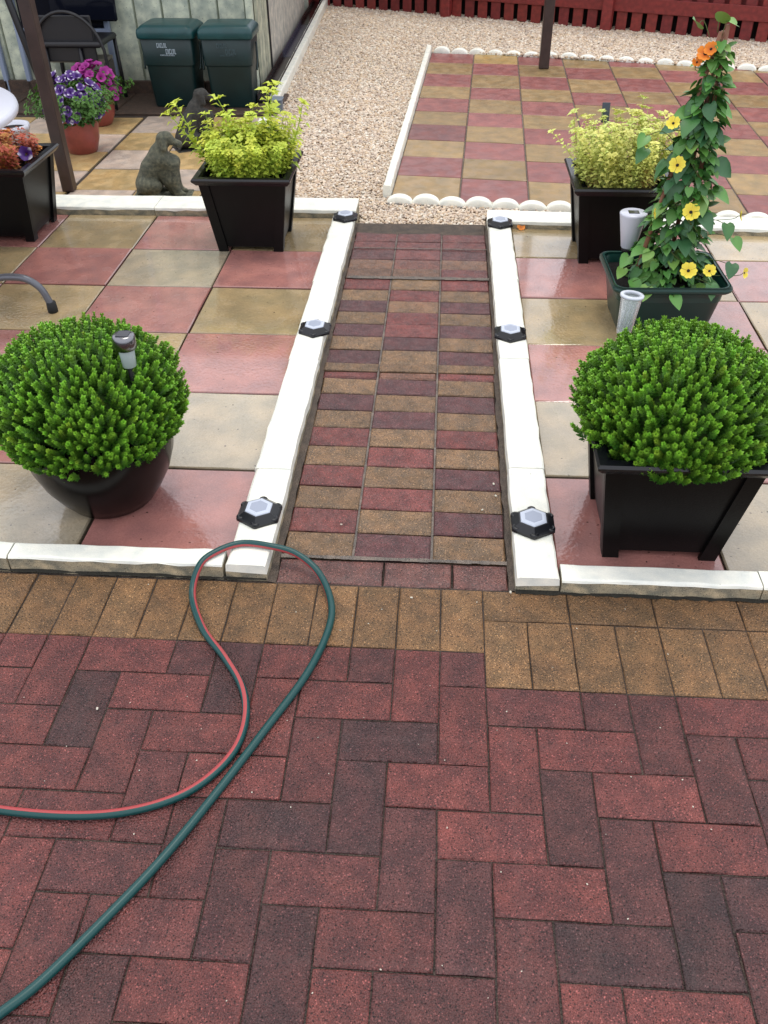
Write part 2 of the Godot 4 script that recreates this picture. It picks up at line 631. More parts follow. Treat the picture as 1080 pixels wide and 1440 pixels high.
func build_paved_yard() -> void:
	var yard := structure("paved_yard", "red herringbone block paving with a buff border, damp, in the foreground")
	part("sand_bed", box(Vector3(5.2, 0.08, 2.9), 0.004, Vector3(0, -0.0435, 1.235)), M.bed, yard)
	# buff border: soldiers on the left, stretchers over soldiers on the right
	for c in range(-17, 2):
		brick(yard, rect(c * P, -2 * P, (c + 1) * P, 0.0), YEL_A, YEL_B, 0.0, null, 2, 3)
	for c in range(2, 16, 2):
		brick(yard, rect(c * P, -2 * P, (c + 2) * P, -P), YEL_A * 0.82, YEL_B * 0.82)
	for c in range(2, 16):
		brick(yard, rect(c * P, -P, (c + 1) * P, P), YEL_A, YEL_B, 0.0, null, 2, 3)
	# red herringbone; the dark bricks are where the photograph has them
	var dark := {"-1,2": 1, "-1,3": 1, "-3,4": 1, "3,3": 0.75, "4,4": 0.7, "5,5": 1, "3,6": 1, "6,5": 1, "1,5": 0.8, "-7,1": 1, "-5,-1": 0.7, "-2,6": 0.9, "-1,6": 0.4, "0,7": 0.6, "4,0": 0.6, "5,1": 0.5, "-4,6": 1, "-3,5": 0.7, "-4,4": 0.5, "-6,2": 0.3, "-10,6": 0.6, "-4,0": 0.9, "-5,3": 0.4, "-2,2": 0.3, "7,7": 0.4, "1,9": 0.5, "-5,7": 0.8}
	for c in range(-15, 16):
		for k in range(-1, 15):
			var ph := posmod(k - c, 4)
			var x0 := c * P
			var z0 := k * P
			var x1 := x0
			var z1 := z0
			var vert := ph == 0
			if ph == 0:
				x1 = x0 + P
				z1 = z0 + 2 * P
			elif ph == 3:
				x1 = x0 + 2 * P
				z1 = z0 + P
			else:
				continue
			var d: float = dark.get("%d,%d" % [c, k], -1.0)
			if d < 0.0:
				d = 0.0
				if rng.randf() < 0.28: d = rng.randf_range(0.2, 0.9)
			var ca := RED_A.lerp(DARK_A, d)
			var cb := RED_B.lerp(DARK_B, d)
			var pieces := []
			# clip against the border: rows begin at 0 left of c = 2 and at P from there on
			if vert:
				pieces.append([x0, max(z0, 0.0 if c < 2 else P), x1, z1])
			else:
				if k >= 1 or (k == 0 and c <= 0): pieces.append([x0, z0, x1, z1])
				elif k == 0 and c == 1: pieces.append([x0, z0, x0 + P, z1])
			for p in pieces:
				if p[3] - p[1] > 0.03:
					brick(yard, rect(p[0], p[1], p[2], p[3]), ca, cb, 0.0, null, 2 if vert else 3, 3 if vert else 2)

func build_path() -> void:
	var path := structure("path", "narrow brick path in buff, red and plum between two white kerbs")
	part("sand_bed", box(Vector3(0.615, 0.07, 2.47), 0.002, Vector3(-0.0225, -0.046, -1.445)), M.bed, path)
	var xa := -0.127
	var xb := 0.076
	var pw := 0.203
	var zz := -0.308
	# doorstep course across the front
	var red := [Color(0.42, 0.170, 0.145), Color(0.34, 0.145, 0.125)]
	for r in [[-0.312, -0.0455], [-0.0435, 0.128], [0.130, 0.268]]:
		part("brick", paver(rect(r[0], -0.298, r[1], -0.207), -0.001, 0.03, 0.003, red[0], red[1], 0.002, 4, 2, 0.85), M.path_brick, path)
	var tan_a := Color(0.610, 0.365, 0.190)
	var tan_b := Color(0.490, 0.285, 0.150)
	var r_a := Color(0.540, 0.145, 0.130)
	var r_b := Color(0.440, 0.124, 0.114)
	var p_a := Color(0.320, 0.112, 0.114)
	var p_b := Color(0.235, 0.090, 0.098)
	# rows from the front; t tan, r red, p plum, left / middle / right
	var rows := ["tpt", "rtp", "trt", "rtp", "trt", "rtr", "tpt", "ptp", "tpt", "ttt", "ptp", "tpt", "prp", "trt", "pop", "trt", "rtr", "ttr", "tmt", "prp", "rrr", "rrr", "rrr"]
	for i in rows.size():
		var z1 := zz - i * P
		var z0 := z1 - P
		if z0 < -2.66: break
		var skew := 0.010
		for j in 3:
			var x0: float = [-0.312, xa, xb][j]
			var x1: float = [xa, xb, 0.268][j]
			if i > 8 and j == 0: x0 = -0.319
			if i > 8 and j == 2: x1 = 0.275
			var ca := tan_a
			var cb := tan_b
			match rows[i][j]:
				"r":
					ca = r_a
					cb = r_b
				"p":
					ca = p_a
					cb = p_b
				"o":
					ca = tan_a
					cb = tan_a.lerp(r_a, 0.35)
				"m":
					ca = r_a.lerp(tan_a, 0.4)
					cb = r_b.lerp(tan_b, 0.4)
			if i >= 17:
				ca = ca.lerp(Color(0.42, 0.18, 0.165), 0.45)
				cb = cb.lerp(Color(0.36, 0.15, 0.14), 0.45)
			var k := rng.randf_range(0.86, 1.14)
			var lift := 0.0
			if i == 9 or i == 17: lift = 0.003
			var q := [Vector2(x0 + 0.0025, z0 + 0.0022), Vector2(x1 - 0.0025, z0 + 0.0022 + skew * 0.3), Vector2(x1 - 0.0025, z1 - 0.0022 + skew * 0.3), Vector2(x0 + 0.0025, z1 - 0.0022)]
			if i == 9:
				# the worn course: a buff back half and a red, rounded-off front half
				var zm := z1 - 0.045
				q[2].y = zm - 0.0004
				q[3].y = zm - 0.0004
				part("brick", paver(q, lift, 0.035, 0.003, tan_a * k, tan_b * k, 0.0012, 3, 2, 0.8), M.path_brick, path)
				var f := [Vector2(x0 + 0.0025, zm + 0.0004), Vector2(x1 - 0.0025, zm + 0.0004), Vector2(x1 - 0.0025, z1 - 0.003), Vector2(x0 + 0.0025, z1 - 0.003)]
				var fc: Color = [r_a * 0.9, r_a.lerp(tan_a, 0.5), r_a][j]
				part("brick", paver(f, lift - 0.003, 0.03, 0.007, fc, fc * 0.8, 0.0012, 3, 2, 0.7), M.path_brick, path)
				continue
			part("brick", paver(q, lift + rng.randf_range(-0.001, 0.001), 0.035, 0.0038, ca * k, cb * k, 0.0014, 3, 2, 0.7), M.path_brick, path)
	# pale pointing along the two long joints and across the courses that were re-bedded
	for x in [xa, xb]:
		var st := begin()
		var n := 50
		for i in n:
			var za := -0.31 - 2.33 * i / n
			var zb := -0.31 - 2.33 * (i + 1) / n
			var w := 0.0024 + rng.randf() * 0.0012
			quad(st, Vector3(x - w, -0.0012, za), Vector3(x + w, -0.0012, za), Vector3(x + w, -0.0012, zb), Vector3(x - w, -0.0012, zb), Vector3.UP)
		part("mortar_joint", done(st), M.mortar, path)
	for zr in [[-0.302, 0.0065, -0.312, 0.268], [-2.046, 0.013, -0.31, 0.275], [-2.36, 0.004, -0.31, 0.275]]:
		var st := begin()
		var n := 26
		var w0: float = zr[1]
		for i in n:
			var xa2: float = lerpf(zr[2], zr[3], float(i) / n)
			var xb2: float = lerpf(zr[2], zr[3], float(i + 1) / n)
			var wa := w0 * rng.randf_range(0.75, 1.15)
			var y := 0.0042
			quad(st, Vector3(xa2, y, zr[0] - wa), Vector3(xb2, y, zr[0] - wa), Vector3(xb2, y, zr[0] + wa), Vector3(xa2, y, zr[0] + wa), Vector3.UP)
		part("mortar_joint", done(st), M.mortar, path)
	# dirty fillets along the kerbs and the gritty lip at the far end
	for e in [[-0.333, -0.311, 1.0], [0.287, 0.268, -1.0]]:
		var st := begin()
		var n := 60
		var px: float = e[1]
		for i in n:
			var za := -0.205 - 2.46 * i / n
			var zb := -0.205 - 2.46 * (i + 1) / n
			var base: float = e[1] - e[2] * 0.007 * smoothstep(-1.0, -2.0, za)
			var nx: float = base + rng.randf_range(-0.003, 0.003) * e[2]
			quad(st, Vector3(e[0], 0.003, za), Vector3(px, -0.002, za), Vector3(nx, -0.002, zb), Vector3(e[0], 0.003, zb), Vector3.UP)
			px = nx
		part("mortar_fillet", done(st), M.grime, path)
	part("end_lip", box(Vector3(0.60, 0.05, 0.14), 0.006, Vector3(-0.025, -0.024, -2.60)), M.grime, path)

func build_patios() -> void:
	var pr := [Color(0.490, 0.220, 0.190), Color(0.410, 0.182, 0.162)]
	var pt := [Color(0.485, 0.370, 0.205), Color(0.420, 0.310, 0.165)]
	var pg := [Color(0.500, 0.420, 0.300), Color(0.435, 0.360, 0.250)]
	var xs := [-3.01, -2.58, -2.15, -1.718, -1.287, -0.848, -0.428]
	var zs := [-0.265, -0.66, -1.085, -1.505, -1.905, -2.29, -2.70]
	var lp := structure("patio", "wet red and buff square slabs left of the path, inside a white kerb")
	part("sand_bed", box(Vector3(2.62, 0.08, 2.46), 0.002, Vector3(-1.735, -0.046, -1.48)), M.slab_bed, lp)
	# codes per row from the front, from the kerb leftwards
	var codes := ["rtrtrt", "gtrgrt", "rtrtrt", "trtrtr", "rgrtrt", "trtrtr"]
	codes = ["rgrtrt", "grtrtr", "rtrtrt", "trtrtr", "rgrtrt", "trtrtr"]
	for j in 6:
		for i in 6:
			var c = codes[j][i]
			var tone: Array = pr if c == "r" else (pg if c == "g" else pt)
			slab(lp, xs[5 - i], zs[j + 1], xs[6 - i], zs[j], tone, M.slab)
	var rp := structure("patio", "wet red and buff square slabs right of the path, inside a white kerb")
	part("sand_bed", box(Vector3(2.0, 0.08, 2.34), 0.002, Vector3(1.39, -0.046, -1.42)), M.slab_bed, rp)
	var xr := [0.390, 0.812, 1.235, 1.66, 2.09, 2.39]
	var zr := [-0.25, -0.672, -1.082, -1.475, -1.862, -2.258, -2.60]
	var rc := ["rgrgr", "gtrtr", "rtrtr", "trtrt", "rtrtr", "tttrt"]
	rc = ["rgrgr", "grtrt", "rrrtr", "trtrt", "rtrtr", "trtrt"]
	for j in 6:
		for i in 5:
			var c = rc[j][i]
			var tone: Array = pr if c == "r" else (pg if c == "g" else pt)
			slab(rp, xr[i], zr[j + 1], xr[i + 1], zr[j], tone, M.slab)

func slab(parent: Node, x0: float, z0: float, x1: float, z1: float, tone: Array, m: Material) -> void:
	var g := 0.003
	var q := [Vector2(x0 + g, z0 + g), Vector2(x1 - g, z0 + g), Vector2(x1 - g, z1 - g), Vector2(x0 + g, z1 - g)]
	for k in 4: q[k] += Vector2(rng.randf_range(-0.002, 0.002), rng.randf_range(-0.002, 0.002))
	var k := rng.randf_range(0.9, 1.1)
	part("slab", paver(q, SLAB_Y + rng.randf_range(-0.0015, 0.0015), 0.035, 0.004, tone[0] * k, tone[1] * k, 0.001, 4, 4, 0.6), m, parent)

func build_kerbs() -> void:
	var L := thing("white_kerb", "white painted low kerb round the left patio, green hose lying over its corner", "kerb")
	for s in [[-3.0, -2.0], [-1.996, -0.995], [-0.991, -0.444]]:
		add_kerb(L, Vector2(s[0], -0.243), Vector2(s[1], -0.243), 0.030, 0.047, -0.05)
	for s in [[-0.213, -0.62], [-0.623, -1.26], [-1.263, -1.90], [-1.903, -2.675]]:
		add_kerb(L, Vector2(-0.384, s[0]), Vector2(-0.381, s[1]), 0.052, 0.047, -0.06, 0.026)
	for s in [[-3.0, -2.3], [-2.297, -1.3], [-1.297, -0.332]]:
		add_kerb(L, Vector2(s[0], -2.79), Vector2(s[1], -2.79), 0.085, 0.047, -0.07, 0.014)
	var R := thing("white_kerb", "white painted low kerb round the right patio, beside the square black planter", "kerb")
	for s in [[0.394, 0.87], [0.873, 1.62], [1.623, 2.4]]:
		add_kerb(R, Vector2(s[0], -0.234), Vector2(s[1], -0.234), 0.031, 0.046, -0.05)
	for s in [[-0.205, -0.66], [-0.663, -1.30], [-1.303, -1.95], [-1.953, -2.60]]:
		add_kerb(R, Vector2(0.337, s[0]), Vector2(0.335, s[1]), 0.052, 0.0466, -0.06, 0.026)
	for s in [[0.283, 0.9], [0.903, 1.7], [1.703, 2.4]]:
		add_kerb(R, Vector2(s[0], -2.675 + 0.05 * (s[0] - 0.28)), Vector2(s[1], -2.675 + 0.05 * (s[1] - 0.28)), 0.072, 0.046, -0.07, 0.014)
	# black grime packed along the foot of the front runs
	for e in [[-3.0, -0.335, -0.2135], [0.284, 2.4, -0.2035]]:
		var st := begin()
		var n := 130
		var pz := 0.008
		for i in n:
			var xa: float = lerpf(e[0], e[1], float(i) / n)
			var xb: float = lerpf(e[0], e[1], float(i + 1) / n)
			var nz: float = rng.randf_range(0.003, 0.011)
			quad(st, Vector3(xa, 0.007, e[2] - 0.001), Vector3(xb, 0.007, e[2] - 0.001), Vector3(xb, 0.0016, e[2] + nz), Vector3(xa, 0.0016, e[2] + pz), Vector3.UP)
			pz = nz
		part("grime_line", done(st), M.moss_grime, L if e[0] < 0 else R)

# far checker patio: lines as they run, columns leaning a little to the right of the path
func far_pt(col: float, z: float) -> Vector2:
	# z is read on the line through the second column
	var x := 0.165 + (col - 1.0) * 0.3555 + (-3.25 - z) * 0.0385
	return Vector2(x, z + 0.108 * (x - 0.42))

func build_far_patio() -> void:
	var fp := structure("patio", "far checkerboard of red and buff slabs inside scalloped white edging")
	var zs := [-3.10, -3.47, -3.82, -4.156, -4.50, -4.828, -5.18, -5.518, -5.92, -6.306, -6.66]
	var st := begin()
	var a := far_pt(-0.05, -3.02)
	var b := far_pt(12, -3.02)
	var c := far_pt(12, -6.72)
	var d := far_pt(-0.05, -6.72)
	quad(st, Vector3(a.x, FAR_Y - 0.006, a.y), Vector3(b.x, FAR_Y - 0.006, b.y), Vector3(c.x, FAR_Y - 0.006, c.y), Vector3(d.x, FAR_Y - 0.006, d.y), Vector3.UP)
	part("sand_bed", done(st), M.mortar, fp)
	var red := [Color(0.345, 0.125, 0.112), Color(0.290, 0.106, 0.098)]
	var tan := [Color(0.385, 0.262, 0.120), Color(0.330, 0.220, 0.100)]
	for col in 12:
		for row in 10:
			var is_tan := (col + row) % 2 == 0
			var tone: Array = tan if is_tan else red
			var k := rng.randf_range(0.88, 1.12)
			if col == 0 and row == 3: k = 0.68
			if col == 1 and row == 9:
				tone = [Color(0.50, 0.33, 0.12), Color(0.44, 0.29, 0.11)]
			var off := 0.0
			if col >= 3: off = 0.05 * (1 if col % 2 else -0.6)
			var q := [far_pt(col, zs[row + 1] + off), far_pt(col + 1, zs[row + 1] + off), far_pt(col + 1, zs[row] + off), far_pt(col, zs[row] + off)]
			var g := 0.0035
			q[0] += Vector2(g, g)
			q[1] += Vector2(-g, g)
			q[2] += Vector2(-g, -g)
			q[3] += Vector2(g, -g)
			part("slab", paver(q, FAR_Y + rng.randf_range(-0.002, 0.002), 0.03, 0.004, tone[0] * k, tone[1] * k, 0.001, 3, 3, 0.7), M.far_slab, fp)
	# white edging board along the left side
	var eb := thing("edging_board", "straight white painted edging board between gravel and the far checker patio", "edging")
	var p0 := far_pt(0.0, -3.14)
	var p1 := far_pt(0.0, -6.72)
	for s in [[0.0, 0.5], [0.501, 1.0]]:
		var mesh := kerb(p0.lerp(p1, s[0]) - Vector2(0.022, 0), p0.lerp(p1, s[1]) - Vector2(0.022, 0), 0.021, 0.0, -0.11, 0.012)
		mesh.surface_set_material(0, M.paint)
		mesh.surface_set_material(1, M.paint)
		part("board", mesh, null, eb)
	# scalloped edging, each lobe a concrete piece
	var near := thing("scalloped_edging", "white scalloped concrete edging on the near side of the far checker patio", "edging")
	var far := thing("scalloped_edging", "white scalloped concrete edging along the fence side of the far checker patio", "edging")
	var lobes := []
	for k in 3: lobes.append(scallop(0.140 + 0.004 * k, 0.055))
	for i in 16:
		var x := -0.145 + 0.1345 * i
		var z := -3.13 + 0.115 * (x + 0.15)
		var o := part("scallop", lobes[i % 3], M.paint, near, Transform3D(Basis(Vector3.UP, -0.11 + rng.randf_range(-0.05, 0.05)), Vector3(x, FAR_Y - 0.012 + rng.randf_range(-0.004, 0.004), z)))
	for i in 25:
		var x := 0.03 + 0.147 * i
		var z := -6.75 + 0.245 * (x - 0.03) - 0.03 * sin(x * 1.5)
		part("scallop", lobes[i % 3], M.paint, far, Transform3D(Basis(Vector3.UP, -0.22 + rng.randf_range(-0.06, 0.06)), Vector3(x, FAR_Y - 0.006 + rng.randf_range(-0.005, 0.005), z)))

func scallop(w: float, t: float) -> ArrayMesh:
	# a half disc on a straight foot, rounded over
	var st := begin(false)
	var rings := []
	for e in [[-t * 0.5, 0.82], [-t * 0.38, 0.95], [-t * 0.15, 1.0], [t * 0.15, 1.0], [t * 0.38, 0.95], [t * 0.5, 0.82]]:
		var r := []
		for i in 13:
			var a := PI * i / 12.0
			r.append(Vector3(cos(a) * w * 0.5 * e[1], sin(a) * 0.046 * e[1], e[0]))
		r.append(Vector3(-w * 0.5 * e[1], -0.06, e[0]))
		r.append(Vector3(w * 0.5 * e[1], -0.06, e[0]))
		rings.append(r)
	loft(st, rings)
	return done(st)

func build_back_tiles() -> void:
	var bt := structure("patio", "pale pink and buff slabs in front of the shed")
	part("sand_bed", box(Vector3(3.2, 0.05, 2.6), 0.002, Vector3(-2.62, FAR_Y - 0.034, -4.1)), M.bed, bt)
	var xs := [-4.08, -3.72, -3.36, -3.0, -2.64, -2.28, -1.918, -1.56, -1.195, -1.06]
	var zs := [-2.88, -3.24, -3.59, -3.945, -4.31, -4.70]
	var pk := [Color(0.58, 0.46, 0.38), Color(0.50, 0.40, 0.33)]
	var tn := [Color(0.56, 0.385, 0.175), Color(0.48, 0.325, 0.145)]
	for j in 5:
		for i in 9:
			var is_pink := (i + j) % 2 == 0
			var tone: Array = pk if is_pink else tn
			var off := 0.04 if i < 6 else 0.0
			var k := rng.randf_range(0.9, 1.1)
			var g := 0.003
			var gl := 0.011 if i == 6 else g
			var gr := 0.008 if i == 5 else g
			var q := [Vector2(xs[i] + gl, zs[j + 1] + g + off), Vector2(xs[i + 1] - gr, zs[j + 1] + g + off), Vector2(xs[i + 1] - gr, zs[j] - g + off), Vector2(xs[i] + gl, zs[j] - g + off)]
			part("slab", paver(q, FAR_Y + rng.randf_range(-0.002, 0.002), 0.03, 0.004, tone[0] * k, tone[1] * k, 0.001, 3, 3, 0.6), M.dry_slab, bt)
	# timber sill course the bins stand on
	for i in 8:
		var x0 := -4.0 + 0.37 * i
		part("sleeper", box(Vector3(0.362, 0.06, 0.55), 0.006, Vector3(x0 + 0.185, FAR_Y - 0.018 + rng.randf_range(-0.002, 0.002), -5.005)), M.dark_wood, bt)

# ------------------------------------------------------------------ gravel
func pebble(seed_n: int) -> ArrayMesh:
	var r := RandomNumberGenerator.new()
	r.seed = seed_n
	var st := begin(false)
	var rings := []
	for i in 4:
		var t := -0.75 + 1.5 * i / 3.0
		var rr := sqrt(1.0 - t * t)
		var a := []
		for j in 6:
			var p := TAU * (j + 0.5 * (i % 2)) / 6.0
			a.append(Vector3(cos(p) * rr, t * 0.75, sin(p) * rr) * (1.0 + r.randf_range(-0.18, 0.18)))
		rings.append(a)
	loft(st, rings)
	return done(st)

func build_gravel() -> void:
	var gr := structure("gravel_path", "cream and pink gravel between the shed, the far patio and the fence")
	part("gravel_bed", box(Vector3(7.0, 0.05, 7.4), 0.002, Vector3(2.4, FAR_Y - 0.045, -6.4)), M.gravel_bed, gr)
	var pts := []
	var seen := func(x: float, z: float) -> bool:
		if x < lerpf(-1.03, -1.23, (-3.0 - z) / 6.1): return false
		# kept off the far patio
		var c := (x - 0.165 - (-3.25 - (z - 0.108 * (x - 0.42))) * 0.0385) / 0.3555 + 1.0
		var zl := z - 0.108 * (x - 0.42)
		if c > -0.12 and zl < -3.12 and zl > -6.70 + 0.137 * x: return false
		# kept in front of the fence
		if z < -9.06 + 0.461 * (x + 1.13) - 0.1: return false
		return true
	var z := -2.63
	while z > -9.6:
		var step := 0.0108 + 0.0013 * (-2.63 - z)
		var x := -1.3
		while x < 4.2:
			var px := x + rng.randf_range(-0.5, 0.5) * step
			var pz := z + rng.randf_range(-0.5, 0.5) * step
			var in_front: bool = pz > -2.875
			if in_front:
				if px > -0.325 and px < 0.278: pts.append([px, pz, step])
			elif seen.call(px, pz):
				pts.append([px, pz, step])
			x += step
		z -= step
	var pal := [Color(0.68, 0.58, 0.47), Color(0.62, 0.52, 0.42), Color(0.74, 0.67, 0.57), Color(0.56, 0.43, 0.32), Color(0.71, 0.60, 0.49), Color(0.56, 0.47, 0.39), Color(0.78, 0.73, 0.65), Color(0.66, 0.53, 0.38), Color(0.50, 0.42, 0.36)]
	var mm := MultiMesh.new()
	mm.transform_format = MultiMesh.TRANSFORM_3D
	mm.use_colors = true
	mm.mesh = pebble(3)
	mm.instance_count = pts.size()
	for i in pts.size():
		var p: Array = pts[i]
		var s: float = p[2] * rng.randf_range(0.5, 0.88)
		var b := Basis.from_euler(Vector3(rng.randf() * TAU, rng.randf() * TAU, rng.randf() * TAU)).scaled(Vector3(s * rng.randf_range(0.9, 1.3), s * 0.8, s))
		var y := FAR_Y - 0.016 + rng.randf() * 0.012
		if p[1] > -2.90: y += 0.020
		elif p[0] > 0.3 and p[1] > -6.80 + 0.108 * (p[0] - 0.42) and p[1] < -5.0: y += 0.022
		mm.set_instance_transform(i, Transform3D(b, Vector3(p[0], y, p[1])))
		var c: Color = pal[rng.randi() % pal.size()]
		var k := rng.randf_range(0.85, 1.12)
		mm.set_instance_color(i, Color(c.r * k * 1.0, c.g * k * 0.965, c.b * k * 0.925))
	var o := MultiMeshInstance3D.new()
	o.multimesh = mm
	o.material_override = M.gravel
	put(o, "pebbles", gr)
	o.set_meta("kind", "stuff")
	# white board between the gravel and the shed side
	var wb := thing("edging_board", "long white painted edging board between the gravel and the shed's black gutter", "edging")
	for s in [[-3.05, -4.5], [-5.0, -7.0], [-7.01, -9.2]]:
		var xa := lerpf(-1.03, -1.232, (-3.0 - s[0]) / 6.1)
		var xb := lerpf(-1.03, -1.232, (-3.0 - s[1]) / 6.1)
		var mesh := kerb(Vector2(xa, s[0]), Vector2(xb, s[1]), 0.032, 0.012 if s[0] < -4.6 else 0.002, -0.12, 0.012)
		mesh.surface_set_material(0, M.paint)
		mesh.surface_set_material(1, M.paint)
		part("board", mesh, null, wb)
	var cap := thing("drain_cap", "small grey plastic drain cap at the end of the white edging by the shed", "drain cap", Vector3(-1.055, FAR_Y, -4.86))
	part("body", box(Vector3(0.065, 0.075, 0.085), 0.012, Vector3(0, 0.03, 0)), plain(Color(0.36, 0.40, 0.45), 0.4), cap)
	part("lid", box(Vector3(0.075, 0.012, 0.095), 0.004, Vector3(0, 0.0735, 0)), plain(Color(0.45, 0.50, 0.55), 0.4), cap)

func build_fence() -> void:
	var f := thing("fence", "dark red stained timber fence with gaps between its pickets, behind the gravel", "fence", Vector3(-1.13, FAR_Y, -9.04), deg_to_rad(-24.76))
	var c0 := Color(0.28, 0.034, 0.030)
	var boards := []
	for k in 4:
		var st := begin()
		st.set_color(c0 * (0.8 + 0.12 * k))
		add_box(st, Vector3(0, 0.62, 0), Vector3(0.096, 1.26, 0.018), 0.004)
		boards.append(done(st))
	var backs := []
	for k in 3:
		var st := begin()
		st.set_color(c0 * (0.75 + 0.12 * k))
		add_box(st, Vector3(0, 0.76, 0), Vector3(0.096, 1.15, 0.018), 0.004)
		backs.append(done(st))
	for i in 48:
		var x := -1.2 + 0.1375 * i
		part("picket", boards[rng.randi() % 4], M.fence_red, f, Transform3D(Basis(Vector3.BACK, rng.randf_range(-0.008, 0.008)), Vector3(x, 0.0 + rng.randf_range(-0.008, 0.01), 0)))
		part("back_board", backs[rng.randi() % 3], M.fence_red, f, Transform3D(Basis.IDENTITY, Vector3(x + 0.069, 0.0, -0.068)))
	for y in [0.19, 0.72, 1.16]:
		var st := begin()
		st.set_color(c0 * 0.95)
		add_box(st, Vector3(2.0, y, -0.034), Vector3(6.8, 0.088, 0.044), 0.004)
		part("rail", done(st), M.fence_red, f)
	for i in 4:
		var st := begin()
		st.set_color(c0 * 1.1)
		add_box(st, Vector3(0, 0.62, 0), Vector3(0.095, 1.34, 0.075), 0.006)
		part("post", done(st), M.fence_red, f, Transform3D(Basis.IDENTITY, Vector3(-0.30 + 1.62 * i, -0.03, 0.05)))
	part("gravel_board", box(Vector3(6.8, 0.5, 0.02), 0.002, Vector3(2.0, 0.22, -0.125)), plain(Color(0.07, 0.055, 0.05), 0.9), f)
	# face rail in front of the pickets
	var st2 := begin()
	st2.set_color(c0 * 1.0)
	add_box(st2, Vector3(2.0, 0.205, 0.021), Vector3(6.8, 0.115, 0.022), 0.004)
	part("rail", done(st2), M.fence_red, f)

func shed_board(w: float, h: float, t: float, col: Color, dirt := true) -> ArrayMesh:
	# a cladding board with grime creeping up from the foot in an uneven line
	var st := begin()
	var n := 6
	var ys := [0.0, 0.05, 0.13, 0.24, 0.45, h]
	var rows := []
	var cols := []
	for y in ys:
		var r := []
		var cc := []
		for i in 4:
			var x: float = [-w / 2, -w / 2 + 0.006, w / 2 - 0.006, w / 2][i]
			r.append(Vector3(x, y, (0.0 if i == 0 or i == 3 else t)))
			var d: float = clamp(0.95 - y / rng.randf_range(0.10, 0.26), 0.0, 1.0) * rng.randf_range(0.5, 0.85) if dirt else 0.0
			cc.append(col.lerp(Color(0.10, 0.08, 0.06), d) * rng.randf_range(0.93, 1.05))
		rows.append(r)
		cols.append(cc)
	for j in n - 1:
		for i in 3:
			tric(st, rows[j][i], rows[j][i + 1], rows[j + 1][i + 1], cols[j][i], cols[j][i + 1], cols[j + 1][i + 1], Vector3(0, 0, 1))
			tric(st, rows[j][i], rows[j + 1][i + 1], rows[j + 1][i], cols[j][i], cols[j + 1][i + 1], cols[j + 1][i], Vector3(0, 0, 1))
	return done(st)

